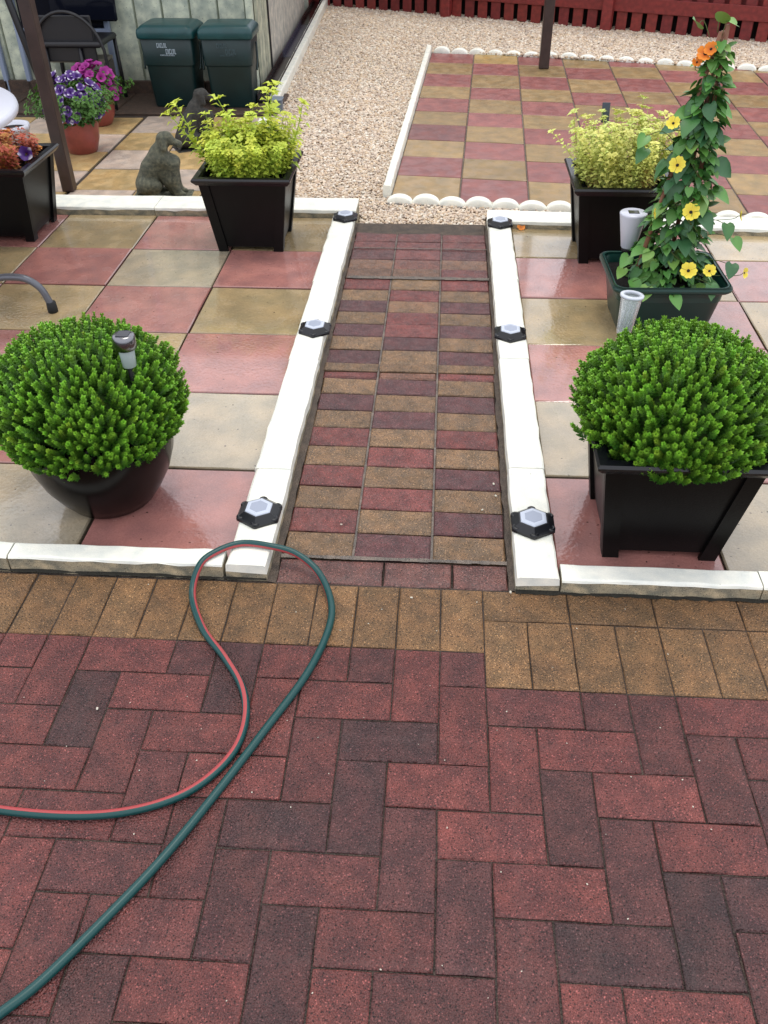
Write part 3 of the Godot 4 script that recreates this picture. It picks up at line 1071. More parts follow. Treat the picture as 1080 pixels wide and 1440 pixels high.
func build_shed() -> void:
	var s := thing("shed", "pale green timber shed with vertical boards and grimy foot behind the green bins", "shed", Vector3(-1.256, FAR_Y, -5.31))
	var col := Color(0.64, 0.70, 0.56)
	var h := 2.05
	part("wall", box(Vector3(3.3, h, 0.06), 0.002, Vector3(-1.66, h / 2, -0.042)), plain(Color(0.50, 0.53, 0.45), 0.7), s)
	for i in 16:
		var w := 0.186
		part("board", shed_board(w, h, 0.016, col * rng.randf_range(0.9, 1.06)), M.shed, s, Transform3D(Basis.IDENTITY, Vector3(-0.145 - 0.193 * i, 0.0, -0.010)))
	var cst := begin()
	cst.set_color(col * 1.02)
	add_box(cst, Vector3(-0.024, h / 2, 0.0), Vector3(0.048, h, 0.05), 0.006)
	part("corner_trim", done(cst), M.shed, s)
	# side wall, running back towards the fence
	var turn := Basis(Vector3.UP, PI / 2 + 0.033)
	part("side_wall", box(Vector3(0.06, h, 3.25), 0.002, Vector3(-0.046, h / 2, -1.70)), plain(Color(0.52, 0.52, 0.46), 0.7), s, Transform3D(Basis(Vector3.UP, 0.033), Vector3.ZERO))
	var back := Vector3(-0.033, 0, -1).normalized()
	for i in 4:
		var d := 0.075 + 0.115 * i
		part("board", shed_board(0.105, h, 0.02, Color(0.58, 0.60, 0.46) * rng.randf_range(0.8, 1.05)), M.shed, s, Transform3D(turn, back * d + Vector3(0.0, 0, -0.03)))
	var gap := part("corner_post", box(Vector3(0.03, h, 0.05), 0.004, Vector3(0, h / 2, 0.0)), M.dark_metal, s, Transform3D(turn, back * 0.565 + Vector3(0.0, 0, 0)))
	for i in 3:
		part("panel", shed_board(0.80, h, 0.014, Color(0.62, 0.60, 0.53) * (1.0 - 0.04 * i)), M.shed, s, Transform3D(turn, back * (0.99 + 0.815 * i) + Vector3(0.0, 0, 0)))
	part("corner_trim", shed_board(0.13, h, 0.03, Color(0.50, 0.53, 0.44)), M.shed, s, Transform3D(turn, back * 3.2))
	# plinth of the front wall
	for i in 9:
		part("plinth_board", box(Vector3(0.355, 0.10, 0.03), 0.004, Vector3(-0.2 - 0.36 * i, 0.04, 0.035)), M.dark_wood, s)
	part("roof", box(Vector3(3.7, 0.05, 3.7), 0.006, Vector3(-1.55, h + 0.03, -1.6)), plain(Color(0.30, 0.30, 0.30), 0.8), s)
	# blue-grey door frame at the left
	for x in [-1.83, -1.66, -1.02]:
		part("door_frame", box(Vector3(0.035, 1.95, 0.04), 0.006, Vector3(x, 0.98, 0.03)), M.frame_blue, s)
	part("door_glass", box(Vector3(0.60, 1.2, 0.012), 0.003, Vector3(-1.33, 1.02, 0.018)), M.glass_dark, s)
	part("door_frame", box(Vector3(0.60, 0.05, 0.04), 0.006, Vector3(-1.33, 0.395, 0.03)), M.frame_blue, s)
	# black gutter along the foot of the side wall
	var g := thing("gutter", "black plastic drainage gutter along the foot of the shed's side wall", "gutter", Vector3(-1.165, FAR_Y, -5.0), 0.033)
	for i in 3:
		var gst := begin()
		for e in [[-0.052, 0.0], [0.052, 0.0]]: add_box(gst, Vector3(e[0], 0.03, -0.7 - 1.405 * i), Vector3(0.012, 0.075, 1.40), 0.003)
		add_box(gst, Vector3(0, 0.012, -0.7 - 1.405 * i), Vector3(0.094, 0.03, 1.40), 0.003)
		part("channel", done(gst), plain([Color(0.06, 0.06, 0.065), Color(0.20, 0.22, 0.28), Color(0.06, 0.055, 0.055)][i], 0.25), g)

func build_posts() -> void:
	var a := thing("post", "dark brown square metal post at the left, beside the petunia pots", "post", Vector3(-1.915, FAR_Y, -3.22))
	part("shaft", box(Vector3(0.062, 2.3, 0.062), 0.005, Vector3(0, 1.15, 0)), M.brown_post, a)
	var b := thing("post", "dark brown square metal post standing on the far checker patio", "post", Vector3(0.828, FAR_Y, -6.17))
	part("shaft", box(Vector3(0.076, 2.3, 0.076), 0.005, Vector3(0, 1.15, 0)), M.brown_post, b)

# ------------------------------------------------------------------ planters
func make_planter(label: String, at: Vector3) -> Node3D:
	var t := thing("planter", label, "planter", at, 0.0, "square black plastic planters on the wet patios")
	var h := 0.325
	var hb := 0.134
	var ht := 0.176
	var st := begin()
	var rings := []
	for e in [[hb - 0.008, 0.015], [hb, 0.022], [ht, h - 0.02]]:
		rings.append([Vector3(-e[0], e[1], -e[0]), Vector3(e[0], e[1], -e[0]), Vector3(e[0], e[1], e[0]), Vector3(-e[0], e[1], e[0])])
	loft(st, rings, true, false)
	part("body", done(st), M.black_plastic, t)
	for sx in [-1, 1]:
		for sz in [-1, 1]:
			# L-shaped corner pilaster following the taper, proud of the panels
			var c := begin()
			for k in 2:
				var w := 0.034
				var pr := []
				for e in [[hb, 0.0], [ht, h - 0.018]]:
					var o: float = e[0] + 0.007
					var i: float = e[0] - w
					var r: float = e[0] - 0.006
					if k == 0:
						pr.append([Vector3(sx * i, e[1], sz * r), Vector3(sx * o, e[1], sz * r), Vector3(sx * o, e[1], sz * o), Vector3(sx * i, e[1], sz * o)])
					else:
						pr.append([Vector3(sx * r, e[1] + 0.0006, sz * i), Vector3(sx * (o + 0.0006), e[1] + 0.0006, sz * i), Vector3(sx * (o + 0.0006), e[1] + 0.0006, sz * (r + 0.002)), Vector3(sx * r, e[1] + 0.0006, sz * (r + 0.002))])
				loft(c, pr)
			part("corner_post", done(c), M.black_plastic, t)
	# rim: a mitred moulding with a rounded lip
	var rm := begin()
	var rr := []
	for e in [[ht + 0.002, h - 0.030], [ht + 0.014, h - 0.026], [ht + 0.028, h - 0.010], [ht + 0.030, h - 0.003], [ht + 0.025, h + 0.004], [ht + 0.004, h + 0.005], [ht - 0.004, h], [ht - 0.008, h - 0.045]]:
		rr.append([Vector3(-e[0], e[1], -e[0]), Vector3(e[0], e[1], -e[0]), Vector3(e[0], e[1], e[0]), Vector3(-e[0], e[1], e[0])])
	loft(rm, rr, false, false)
	part("rim", done(rm), M.black_rim, t)
	var so := begin(false)
	var n := 10
	var lim := ht - 0.012
	for j in n:
		for i in n:
			var q := []
			for k in [[0, 0], [1, 0], [1, 1], [0, 1]]:
				var x: float = -lim + 2 * lim * (i + k[0]) / n
				var z: float = -lim + 2 * lim * (j + k[1]) / n
				q.append(Vector3(x, h - 0.035 + 0.008 * noise_a.get_noise_2d(x * 200, z * 200), z))
			quad(so, q[0], q[1], q[2], q[3], Vector3.UP)
	part("soil", done(so), M.soil, t)
	return t

func build_planters() -> void:
	var p := make_planter("square black planter at the path kerb, holding the clipped green dome shrub", Vector3(0.651, SLAB_Y, -0.470))
	copy_of(p, "planter", "square black planter at the far left kerb corner, holding lime green foliage", Vector3(-0.755, SLAB_Y, -2.415))
	copy_of(p, "planter", "square black planter at the left edge, holding red leaves and a pansy", Vector3(-1.895, SLAB_Y, -2.49))
	copy_of(p, "planter", "square black planter behind the green trough, holding yellow-green foliage", Vector3(0.797, SLAB_Y, -2.345))
	# glazed bowl
	var b := thing("bowl_planter", "round dark glazed bowl planter under the left dome shrub", "planter", Vector3(-0.822, SLAB_Y, -0.525))
	part("bowl", lathe([[0.0, 0.0], [0.105, 0.0], [0.118, 0.006], [0.145, 0.045], [0.172, 0.095], [0.190, 0.150], [0.198, 0.205], [0.196, 0.240], [0.190, 0.262], [0.187, 0.272], [0.182, 0.277], [0.175, 0.275], [0.170, 0.255], [0.172, 0.225]], 48), M.glaze, b)
	part("soil", lathe([[0.171, 0.235], [0.1, 0.245], [0.0, 0.25]], 24), M.soil, b)
	# green trough
	var g := thing("trough_planter", "green plastic trough planter holding the yellow-flowered climber", "planter", Vector3(0.884, SLAB_Y, -1.705), 0.03)
	var st := begin(false)
	var rings := []
	for e in [[0.155, 0.125, 0.0], [0.160, 0.130, 0.004], [0.188, 0.152, 0.165], [0.190, 0.154, 0.168], [0.202, 0.166, 0.168], [0.209, 0.173, 0.176], [0.209, 0.173, 0.186], [0.203, 0.167, 0.193], [0.194, 0.158, 0.191], [0.189, 0.153, 0.183], [0.184, 0.148, 0.130]]:
		rings.append(rounded_rect(e[0], e[1], 0.035, e[2]))
	loft(st, rings.slice(0, 4), true, false)
	part("body", done(st), M.green_plastic, g)
	var rs := begin(false)
	loft(rs, rings.slice(3, 9), false, false)
	for i in range(8, 10):
		var a = rings[i]
		var c = rings[i + 1]
		for j in a.size():
			var k: int = (j + 1) % a.size()
			var mid: Vector3 = (a[j] + a[k]) * 0.5
			quad(rs, a[j], a[k], c[k], c[j], Vector3(-mid.x, 0.05, -mid.z))
	part("rim", done(rs), M.green_plastic, g)
	var so := begin()
	var rg := rounded_rect(0.186, 0.150, 0.034, 0.155)
	for j in rg.size(): tri(so, Vector3(0, 0.16, 0), rg[j], rg[(j + 1) % rg.size()], Vector3.UP)
	part("soil", done(so), M.soil, g)
	for s in [-1, 1]:
		for s2 in [-1, 1]:
			part("foot", box(Vector3(0.05, 0.012, 0.05), 0.003, Vector3(s * 0.11, -0.002, s2 * 0.085)), M.green_plastic, g)

# ------------------------------------------------------------------ foliage
func add_leaf(st: SurfaceTool, base: Vector3, dir: Vector3, up: Vector3, length: float, width: float, c0: Color, c1: Color, droop := 0.15, fold := 0.25) -> void:
	var side := dir.cross(up).normalized()
	var nrm := side.cross(dir).normalized()
	var mid := base + dir * length * 0.5 + nrm * length * 0.06
	var tip := base + dir * length - nrm * length * droop
	var l := mid + side * width * 0.5 + nrm * width * fold
	var r := mid - side * width * 0.5 + nrm * width * fold
	var cm := c0.lerp(c1, 0.5)
	for q in [[base, l, mid, c0, cm, cm], [base, mid, r, c0, cm, cm], [l, tip, mid, cm, c1, cm], [mid, tip, r, cm, c1, cm]]:
		tric(st, q[0], q[1], q[2], q[3], q[4], q[5], nrm)

func shoot_mesh(seed_n: int) -> ArrayMesh:
	# upright shoot of a dwarf hebe: crossed pairs of small blunt leaves, the young tip paler
	var r := RandomNumberGenerator.new()
	r.seed = seed_n
	var st := begin(true)
	var old := Color(0.042, 0.140, 0.016)
	var young := Color(0.225, 0.470, 0.045)
	var n := 8
	for i in n:
		var f := float(i) / (n - 1)
		var y := 0.050 * f
		for k in 4:
			var a := TAU * (k + 0.5 * (i % 2)) / 4.0 + r.randf_range(-0.15, 0.15)
			var lean := lerpf(0.95, 0.42, f)
			var d := Vector3(cos(a) * lean, 1.0 - lean * 0.45, sin(a) * lean).normalized()
			var c := old.lerp(young, pow(f, 1.7) * r.randf_range(0.85, 1.1))
			add_leaf(st, Vector3(cos(a), 0, sin(a)) * 0.001 + Vector3(0, y, 0), d, Vector3.UP, lerpf(0.0165, 0.0115, f), lerpf(0.0100, 0.0082, f), c * 0.85, c, -0.02, 0.12)
	return done(st)

func dome_shrub(called: String, label: String, at: Vector3, rad: Vector3, low: float, count: int, seed_n: int) -> void:
	var r := RandomNumberGenerator.new()
	r.seed = seed_n
	var t := thing(called, label, "shrub", at, 0.0, "clipped dome shrubs in pots by the path")
	# woody core that carries the shoots
	var cs := begin(false)
	var rings := []
	for i in 9:
		var v := lerpf(low, 0.98, i / 8.0)
		var q := []
		for j in 18:
			var a := TAU * j / 18
			var w := sqrt(max(0.0, 1.0 - v * v)) * 0.78
			q.append(Vector3(cos(a) * rad.x * w, v * rad.y * 0.78, sin(a) * rad.z * w))
		rings.append(q)
	loft(cs, rings)
	part("branches", done(cs), M.core, t)
	part("trunk", tube_mesh([Vector3(0, -rad.y * 1.0, 0), Vector3(0, -rad.y * 0.3, 0)], [0.018, 0.03], 8), M.stem, t)
	var mm := MultiMesh.new()
	mm.transform_format = MultiMesh.TRANSFORM_3D
	mm.use_colors = true
	mm.mesh = shoot_mesh(seed_n)
	var tr := []
	for i in count:
		var v: float = lerpf(low - 0.05, 1.0, (i + 0.5) / count)
		var a := i * 2.399963 + r.randf_range(-0.12, 0.12)
		var w := sqrt(max(0.0, 1.0 - v * v))
		var n := Vector3(cos(a) * w, v, sin(a) * w)
		var lump := 1.0 + 0.10 * noise_a.get_noise_3d(n.x * 9 + seed_n, n.y * 9, n.z * 9) + r.randf_range(-0.07, 0.035) + (0.06 if r.randf() < 0.04 else 0.0)
		var p := Vector3(n.x * rad.x, n.y * rad.y, n.z * rad.z) * lump
		var ax := Vector3(n.x, n.y * 0.6 + 0.95, n.z).normalized()
		ax = (ax + Vector3(r.randf_range(-1, 1), r.randf_range(-1, 1), r.randf_range(-1, 1)) * 0.2).normalized()
		var s := r.randf_range(0.66, 1.12)
		var bx := ax.cross(Vector3(0.3, 0.1, 0.95)).normalized()
		var b := Basis(bx, ax, bx.cross(ax)).rotated(ax, r.randf() * TAU).scaled(Vector3.ONE * s)
		tr.append(Transform3D(b, p - ax * 0.050 * s))
	mm.instance_count = tr.size()
	for i in tr.size():
		mm.set_instance_transform(i, tr[i])
		var k := r.randf_range(0.78, 1.2)
		var yell := 1.0 if r.randf() > 0.03 else 1.25
		mm.set_instance_color(i, Color(k * yell * r.randf_range(0.92, 1.1), k, k * 0.95))
	var o := MultiMeshInstance3D.new()
	o.multimesh = mm
	o.material_override = M.leaf
	put(o, "foliage", t)
	o.set_meta("kind", "stuff")

func build_shrubs() -> void:
	dome_shrub("dome_shrub", "clipped dome of small green leaves in the round bowl, steel light stuck in it", Vector3(-0.832, 0.325, -0.535), Vector3(0.247, 0.178, 0.247), -0.66, 1900, 71)
	dome_shrub("dome_shrub", "clipped dome of small green leaves in the square planter right of the path", Vector3(0.656, 0.396, -0.470), Vector3(0.240, 0.163, 0.236), -0.54, 1900, 72)

func blade_leaf(seed_n: int, length: float, c0: Color, c1: Color) -> ArrayMesh:
	# arrow-shaped climber leaf, folded along the midrib
	var r := RandomNumberGenerator.new()
	r.seed = seed_n
	var st := begin(false)
	var fold := r.randf_range(0.12, 0.5)
	var curl := r.randf_range(0.05, 0.45)
	var half := [[0.0, -0.10], [0.20, -0.20], [0.38, -0.06], [0.45, 0.18], [0.38, 0.48], [0.20, 0.78], [0.0, 1.0]]
	var P3 := func(x: float, y: float) -> Vector3:
		return Vector3(x * length, (fold * abs(x) - curl * y * y) * length, y * length)
	for s in [-1.0, 1.0]:
		for i in half.size() - 1:
			var a: Array = half[i]
			var b: Array = half[i + 1]
			var ya: float = clamp(a[1], 0.0, 1.0)
			var yb: float = clamp(b[1], 0.0, 1.0)
			var ka := c0.lerp(c1, r.randf())
			var kb := c0.lerp(c1, r.randf())
			tric(st, P3.call(s * a[0], a[1]), P3.call(s * b[0], b[1]), P3.call(0, yb), ka, kb, c1, Vector3.UP)
			if yb > ya + 0.001: tric(st, P3.call(s * a[0], a[1]), P3.call(0, yb), P3.call(0, ya), ka, c1, c1, Vector3.UP)
	return done(st)

func daisy(petal: Color, throat: Color, radius: float, seed_n: int) -> ArrayMesh:
	# five broad overlapping lobes, notched at the tip
	var r := RandomNumberGenerator.new()
	r.seed = seed_n
	var st := begin(false)
	for k in 5:
		var a0 := TAU * k / 5.0 + r.randf_range(-0.06, 0.06)
		var dz := 0.0006 * (k % 2)
		var prev: Vector3
		for i in 7:
			var f := float(i) / 6
			var a := a0 + (f - 0.5) * 1.22
			var rr := radius * (0.82 + 0.20 * sin(f * PI) - (0.13 if i == 3 else 0.0))
			var p := Vector3(cos(a) * rr, 0.12 * rr * sin(f * PI) + dz, sin(a) * rr)
			if i > 0:
				var c := Vector3(0, -0.25 * radius, 0)
				tric(st, c, prev, p, throat, petal, petal, Vector3.UP)
			prev = p
	return done(st)

func look(at: Vector3, dir: Vector3, spin := 0.0, s := 1.0) -> Transform3D:
	# local +y along dir
	var y := dir.normalized()
	var x := y.cross(Vector3(0.21, 0.33, 0.92)).normalized()
	return Transform3D(Basis(x, y, x.cross(y)).rotated(y, spin).scaled(Vector3.ONE * s), at)

func build_vine() -> void:
	var at := Vector3(0.90, SLAB_Y + 0.155, -1.71)
	var t := thing("climbing_plant", "climber with yellow dark-eyed flowers on canes in the green trough", "climber", at)
	var top := Vector3(0.924, 0.955, -1.72) - at
	# three canes tied near the top
	for e in [[Vector3(-0.125, 0.0, 0.03), Vector3(0.012, 0.80, 0.0)], [Vector3(0.055, 0.0, -0.02), Vector3(0.03, 0.82, 0.0)], [Vector3(0.02, 0.0, -0.09), Vector3(0.022, 0.80, -0.012)]]:
		part("cane", tube_mesh([e[0], (e[0] + e[1]) * 0.5, e[1]], [0.0085, 0.0075, 0.006], 8), M.cane, t)
	var r := RandomNumberGenerator.new()
	r.seed = 404
	for k in 3:
		var st := begin(false)
		var pts := []
		for i in 26:
			var f := i / 25.0
			var a := f * 11.0 + k * 2.1
			var w := lerpf(0.12, 0.008, pow(f, 0.75))
			pts.append(Vector3(0.018 * f + cos(a) * w, f * (top.y - 0.01 - 0.02 * k), sin(a) * w))
		tube(st, pts, 0.0024, 5)
		part("stem", done(st), M.stem, t)
	var leaves := []
	var tones := [[Color(0.040, 0.130, 0.038), Color(0.060, 0.180, 0.050)], [Color(0.032, 0.110, 0.045), Color(0.05, 0.150, 0.055)], [Color(0.075, 0.22, 0.045), Color(0.11, 0.28, 0.055)], [Color(0.15, 0.30, 0.065), Color(0.20, 0.37, 0.08)]]
	for k in 8: leaves.append(blade_leaf(50 + k, 0.057, tones[k % 4][0], tones[k % 4][1]))
	for i in 284:
		var f := i / 283.0
		var h := pow(f, 1.4)
		var y := 0.01 + h * (top.y - 0.03)
		var w := lerpf(0.185, 0.022, pow(h, 0.5))
		if h > 0.22 and h < 0.8: w = lerpf(0.118, 0.064, (h - 0.22) / 0.58)
		var a := i * 2.4 + r.randf_range(-0.5, 0.5)
		var rad := w * r.randf_range(0.35, 1.0)
		var p := Vector3(0.018 * h + cos(a) * rad - 0.03 * (1.0 - h) * r.randf(), y + r.randf_range(-0.015, 0.015), sin(a) * rad * 0.9)
		var out := Vector3(cos(a), r.randf_range(-1.3, 0.0), sin(a)).normalized()
		var nrm := (Vector3(cos(a), 0.9, sin(a)) + Vector3(r.randf_range(-0.9, 0.9), r.randf_range(-0.4, 0.6), r.randf_range(-0.7, 0.9))).normalized()
		var xx := nrm.cross(out).normalized()
		var yy := out.cross(xx).normalized()
		var s := r.randf_range(0.55, 1.2) * (0.75 if h > 0.85 else 1.0)
		var kind: int = [0, 1, 0, 1, 2, 0, 2, 1, 3][r.randi() % 9] if h < 0.9 else [2, 3, 2][r.randi() % 3]
		if h < 0.2 and a < 0: kind = 2
		part("leaf", leaves[kind + 4 * (r.randi() % 2)], M.leaf, t, Transform3D(Basis(xx, yy, out).scaled(Vector3.ONE * s), p))
	# the many small young leaves between them
	var small := MultiMesh.new()
	small.transform_format = MultiMesh.TRANSFORM_3D
	small.use_colors = true
	small.mesh = leaves[2]
	small.instance_count = 520
	for i in 520:
		var h := pow(r.randf(), 1.5)
		var w := lerpf(0.185, 0.020, pow(h, 0.5)) if h < 0.22 else lerpf(0.112, 0.034, (h - 0.22) / 0.78)
		var a := r.randf() * TAU
		var rad := w * sqrt(r.randf())
		var d := Vector3(cos(a) + r.randf_range(-0.5, 0.5), r.randf_range(-0.9, 0.5), sin(a) + r.randf_range(-0.5, 0.5)).normalized()
		var xx := Vector3(r.randf_range(-0.5, 0.5), 1, r.randf_range(-0.5, 0.8)).cross(d).normalized()
		small.set_instance_transform(i, Transform3D(Basis(xx, d.cross(xx).normalized(), d).scaled(Vector3.ONE * r.randf_range(0.35, 0.72)), Vector3(0.018 * h + cos(a) * rad, 0.005 + h * (top.y - 0.02), sin(a) * rad * 0.85)))
		var k := r.randf_range(0.45, 1.25)
		small.set_instance_color(i, Color(k * r.randf_range(0.8, 1.1), k, k * 0.95))
	var so := MultiMeshInstance3D.new()
	so.multimesh = small
	so.material_override = M.leaf
	put(so, "young_leaves", t)
	so.set_meta("kind", "stuff")
	# sprays reaching out of the column
	for e in [[Vector3(1.09, 0.335, -1.66), 2], [Vector3(1.055, 0.385, -1.66), 0], [Vector3(1.10, 0.245, -1.65), 1], [Vector3(0.74, 0.62, -1.70), 0], [Vector3(0.735, 0.66, -1.70), 2], [Vector3(0.725, 0.225, -1.65), 3], [Vector3(0.735, 0.27, -1.65), 2], [Vector3(0.755, 0.20, -1.60), 2], [Vector3(0.80, 0.30, -1.62), 3], [Vector3(0.89, 0.175, -1.535), 2], [Vector3(0.80, 0.195, -1.56), 3], [Vector3(1.02, 0.205, -1.57), 0], [Vector3(0.84, 0.98, -1.72), 2], [Vector3(0.955, 0.985, -1.72), 3], [Vector3(0.905, 0.995, -1.71), 3]]:
		var d := Vector3(r.randf_range(-0.6, 0.6), -0.5, 0.7).normalized()
		var sp: Vector3 = e[0] - at
		part("leaf_stalk", tube_mesh(smooth_path([sp, sp + Vector3(-sp.x * 0.35, 0.012, -0.02), Vector3(sp.x * 0.3, sp.y - 0.03, 0.0)], 3), 0.0014, 4), M.stem, t)
		if e[0].y > 0.9: d = Vector3(r.randf_range(-0.9, 0.9), 0.25, 0.3).normalized()
		var xx := Vector3(0.1, 0.9, 0.5).cross(d).normalized()
		part("leaf", leaves[e[1]], M.leaf, t, Transform3D(Basis(xx, d.cross(xx).normalized(), d).scaled(Vector3.ONE * r.randf_range(0.75, 1.0)), e[0] - at))
	# flowers
	var yel := daisy(Color(0.88, 0.76, 0.085), Color(0.72, 0.50, 0.03), 0.0275, 8)
	var ora := daisy(Color(0.86, 0.27, 0.015), Color(0.62, 0.12, 0.01), 0.0275, 9)
	var eye := lathe([[0.0052, 0.0], [0.0046, 0.003], [0.0, 0.004]], 10)
	var cam_dir := Vector3(-0.25, 0.55, 0.8)
	for e in [[0.907, 0.450, -1.60, 1.12, 0], [0.929, 0.262, -1.56, 1.10, 0], [1.003, 0.258, -1.57, 0.85, 0], [1.150, 0.222, -1.64, 0.75, 0], [0.807, 0.715, -1.66, 0.85, 0], [0.838, 0.593, -1.63, 1.05, 0], [1.093, 0.419, -1.66, 0.75, 2], [0.795, 0.432, -1.63, 0.7, 2], [0.872, 0.912, -1.69, 1.0, 1], [0.885, 0.925, -1.685, 0.8, 1], [0.855, 0.885, -1.70, 0.6, 1]]:
		var p := Vector3(e[0], e[1], e[2]) - at
		var d := (cam_dir + Vector3(r.randf_range(-0.25, 0.25), r.randf_range(-0.2, 0.2), 0)).normalized()
		if e[4] == 2: d = Vector3(0.85, 0.2, 0.25)
		if e[0] > 1.12: d = Vector3(0.75, 0.3, 0.65)
		var fl := part("flower", ora if e[4] == 1 else yel, M.petal, t, look(p, d, r.randf() * TAU, e[3]))
		part("flower_eye", eye, plain(Color(0.05, 0.02, 0.03), 0.7), fl, Transform3D(Basis.IDENTITY, Vector3(0, -0.0058, 0)))
		var s2 := begin(false)
		tube(s2, smooth_path([p - d * 0.008, p - d * 0.03 + Vector3(0, -0.01, 0), Vector3(p.x * 0.45, p.y - 0.03, p.z * 0.4)], 3), 0.0014, 4)
		part("flower_stalk", done(s2), M.stem, t)

func sprig(seed_n: int, hgt: float, c0: Color, c1: Color, leaf: float) -> ArrayMesh:
	# upright stem with pairs of round, softly lobed leaves and a tuft at the tip
	var r := RandomNumberGenerator.new()
	r.seed = seed_n
	var st := begin(true)
	var n := 9
	var bend := Vector3(r.randf_range(-0.25, 0.25), 0, r.randf_range(-0.25, 0.25)) * hgt
	var pts := []
	for i in 6:
		var f := i / 5.0
		pts.append(Vector3(0, hgt * f, 0) + bend * f * f)
	tube(st, pts, [0.0022, 0.002, 0.0018, 0.0016, 0.0014, 0.001], 4, c0)
	for i in n:
		var f := lerpf(0.12, 1.0, float(i) / (n - 1))
		var p := Vector3(0, hgt * f, 0) + bend * f * f
		var cnt := 3 if i < n - 1 else 7
		for k in cnt:
			var a := TAU * k / cnt + i * 1.3 + r.randf_range(-0.3, 0.3)
			var d := Vector3(cos(a), r.randf_range(0.15, 0.8), sin(a)).normalized()
			var s := leaf * r.randf_range(0.75, 1.15) * (1.05 - 0.35 * f)
			var c := c0.lerp(c1, clamp(f * 0.8 + r.randf_range(-0.1, 0.35), 0, 1))
			add_leaf(st, p + d * s * 0.25, d, Vector3.UP, s, s * 0.85, c * 0.9, c, 0.25, 0.12)
	return done(st)

func leafy_plant(called: String, label: String, category: String, at: Vector3, meshes: Array, count: int, spread: Vector2, seed_n: int, m: Material, tallest: float) -> Node3D:
	var r := RandomNumberGenerator.new()
	r.seed = seed_n
	var t := thing(called, label, category, at)
	for g in meshes.size():
		var mm := MultiMesh.new()
		mm.transform_format = MultiMesh.TRANSFORM_3D
		mm.use_colors = true
		mm.mesh = meshes[g]
		mm.instance_count = int(count / meshes.size())
		for i in mm.instance_count:
			var a := r.randf() * TAU
			var q := sqrt(r.randf())
			var p := Vector3(cos(a) * spread.x * q, 0, sin(a) * spread.y * q)
			var ax := Vector3(cos(a) * q * 0.42, 1, sin(a) * q * 0.34) + Vector3(r.randf_range(-0.12, 0.12), 0, r.randf_range(-0.12, 0.12))
			var s := r.randf_range(0.62, 1.0) * lerpf(1.0, 0.85, q)
			if r.randf() < 0.10: s *= tallest
			mm.set_instance_transform(i, look(p, ax, r.randf() * TAU, s))
			var k := r.randf_range(0.82, 1.15)
			mm.set_instance_color(i, Color(k * r.randf_range(0.9, 1.12), k, k))
		var o := MultiMeshInstance3D.new()
		o.multimesh = mm
		o.material_override = m
		put(o, "foliage", t)
		o.set_meta("kind", "stuff")
	return t

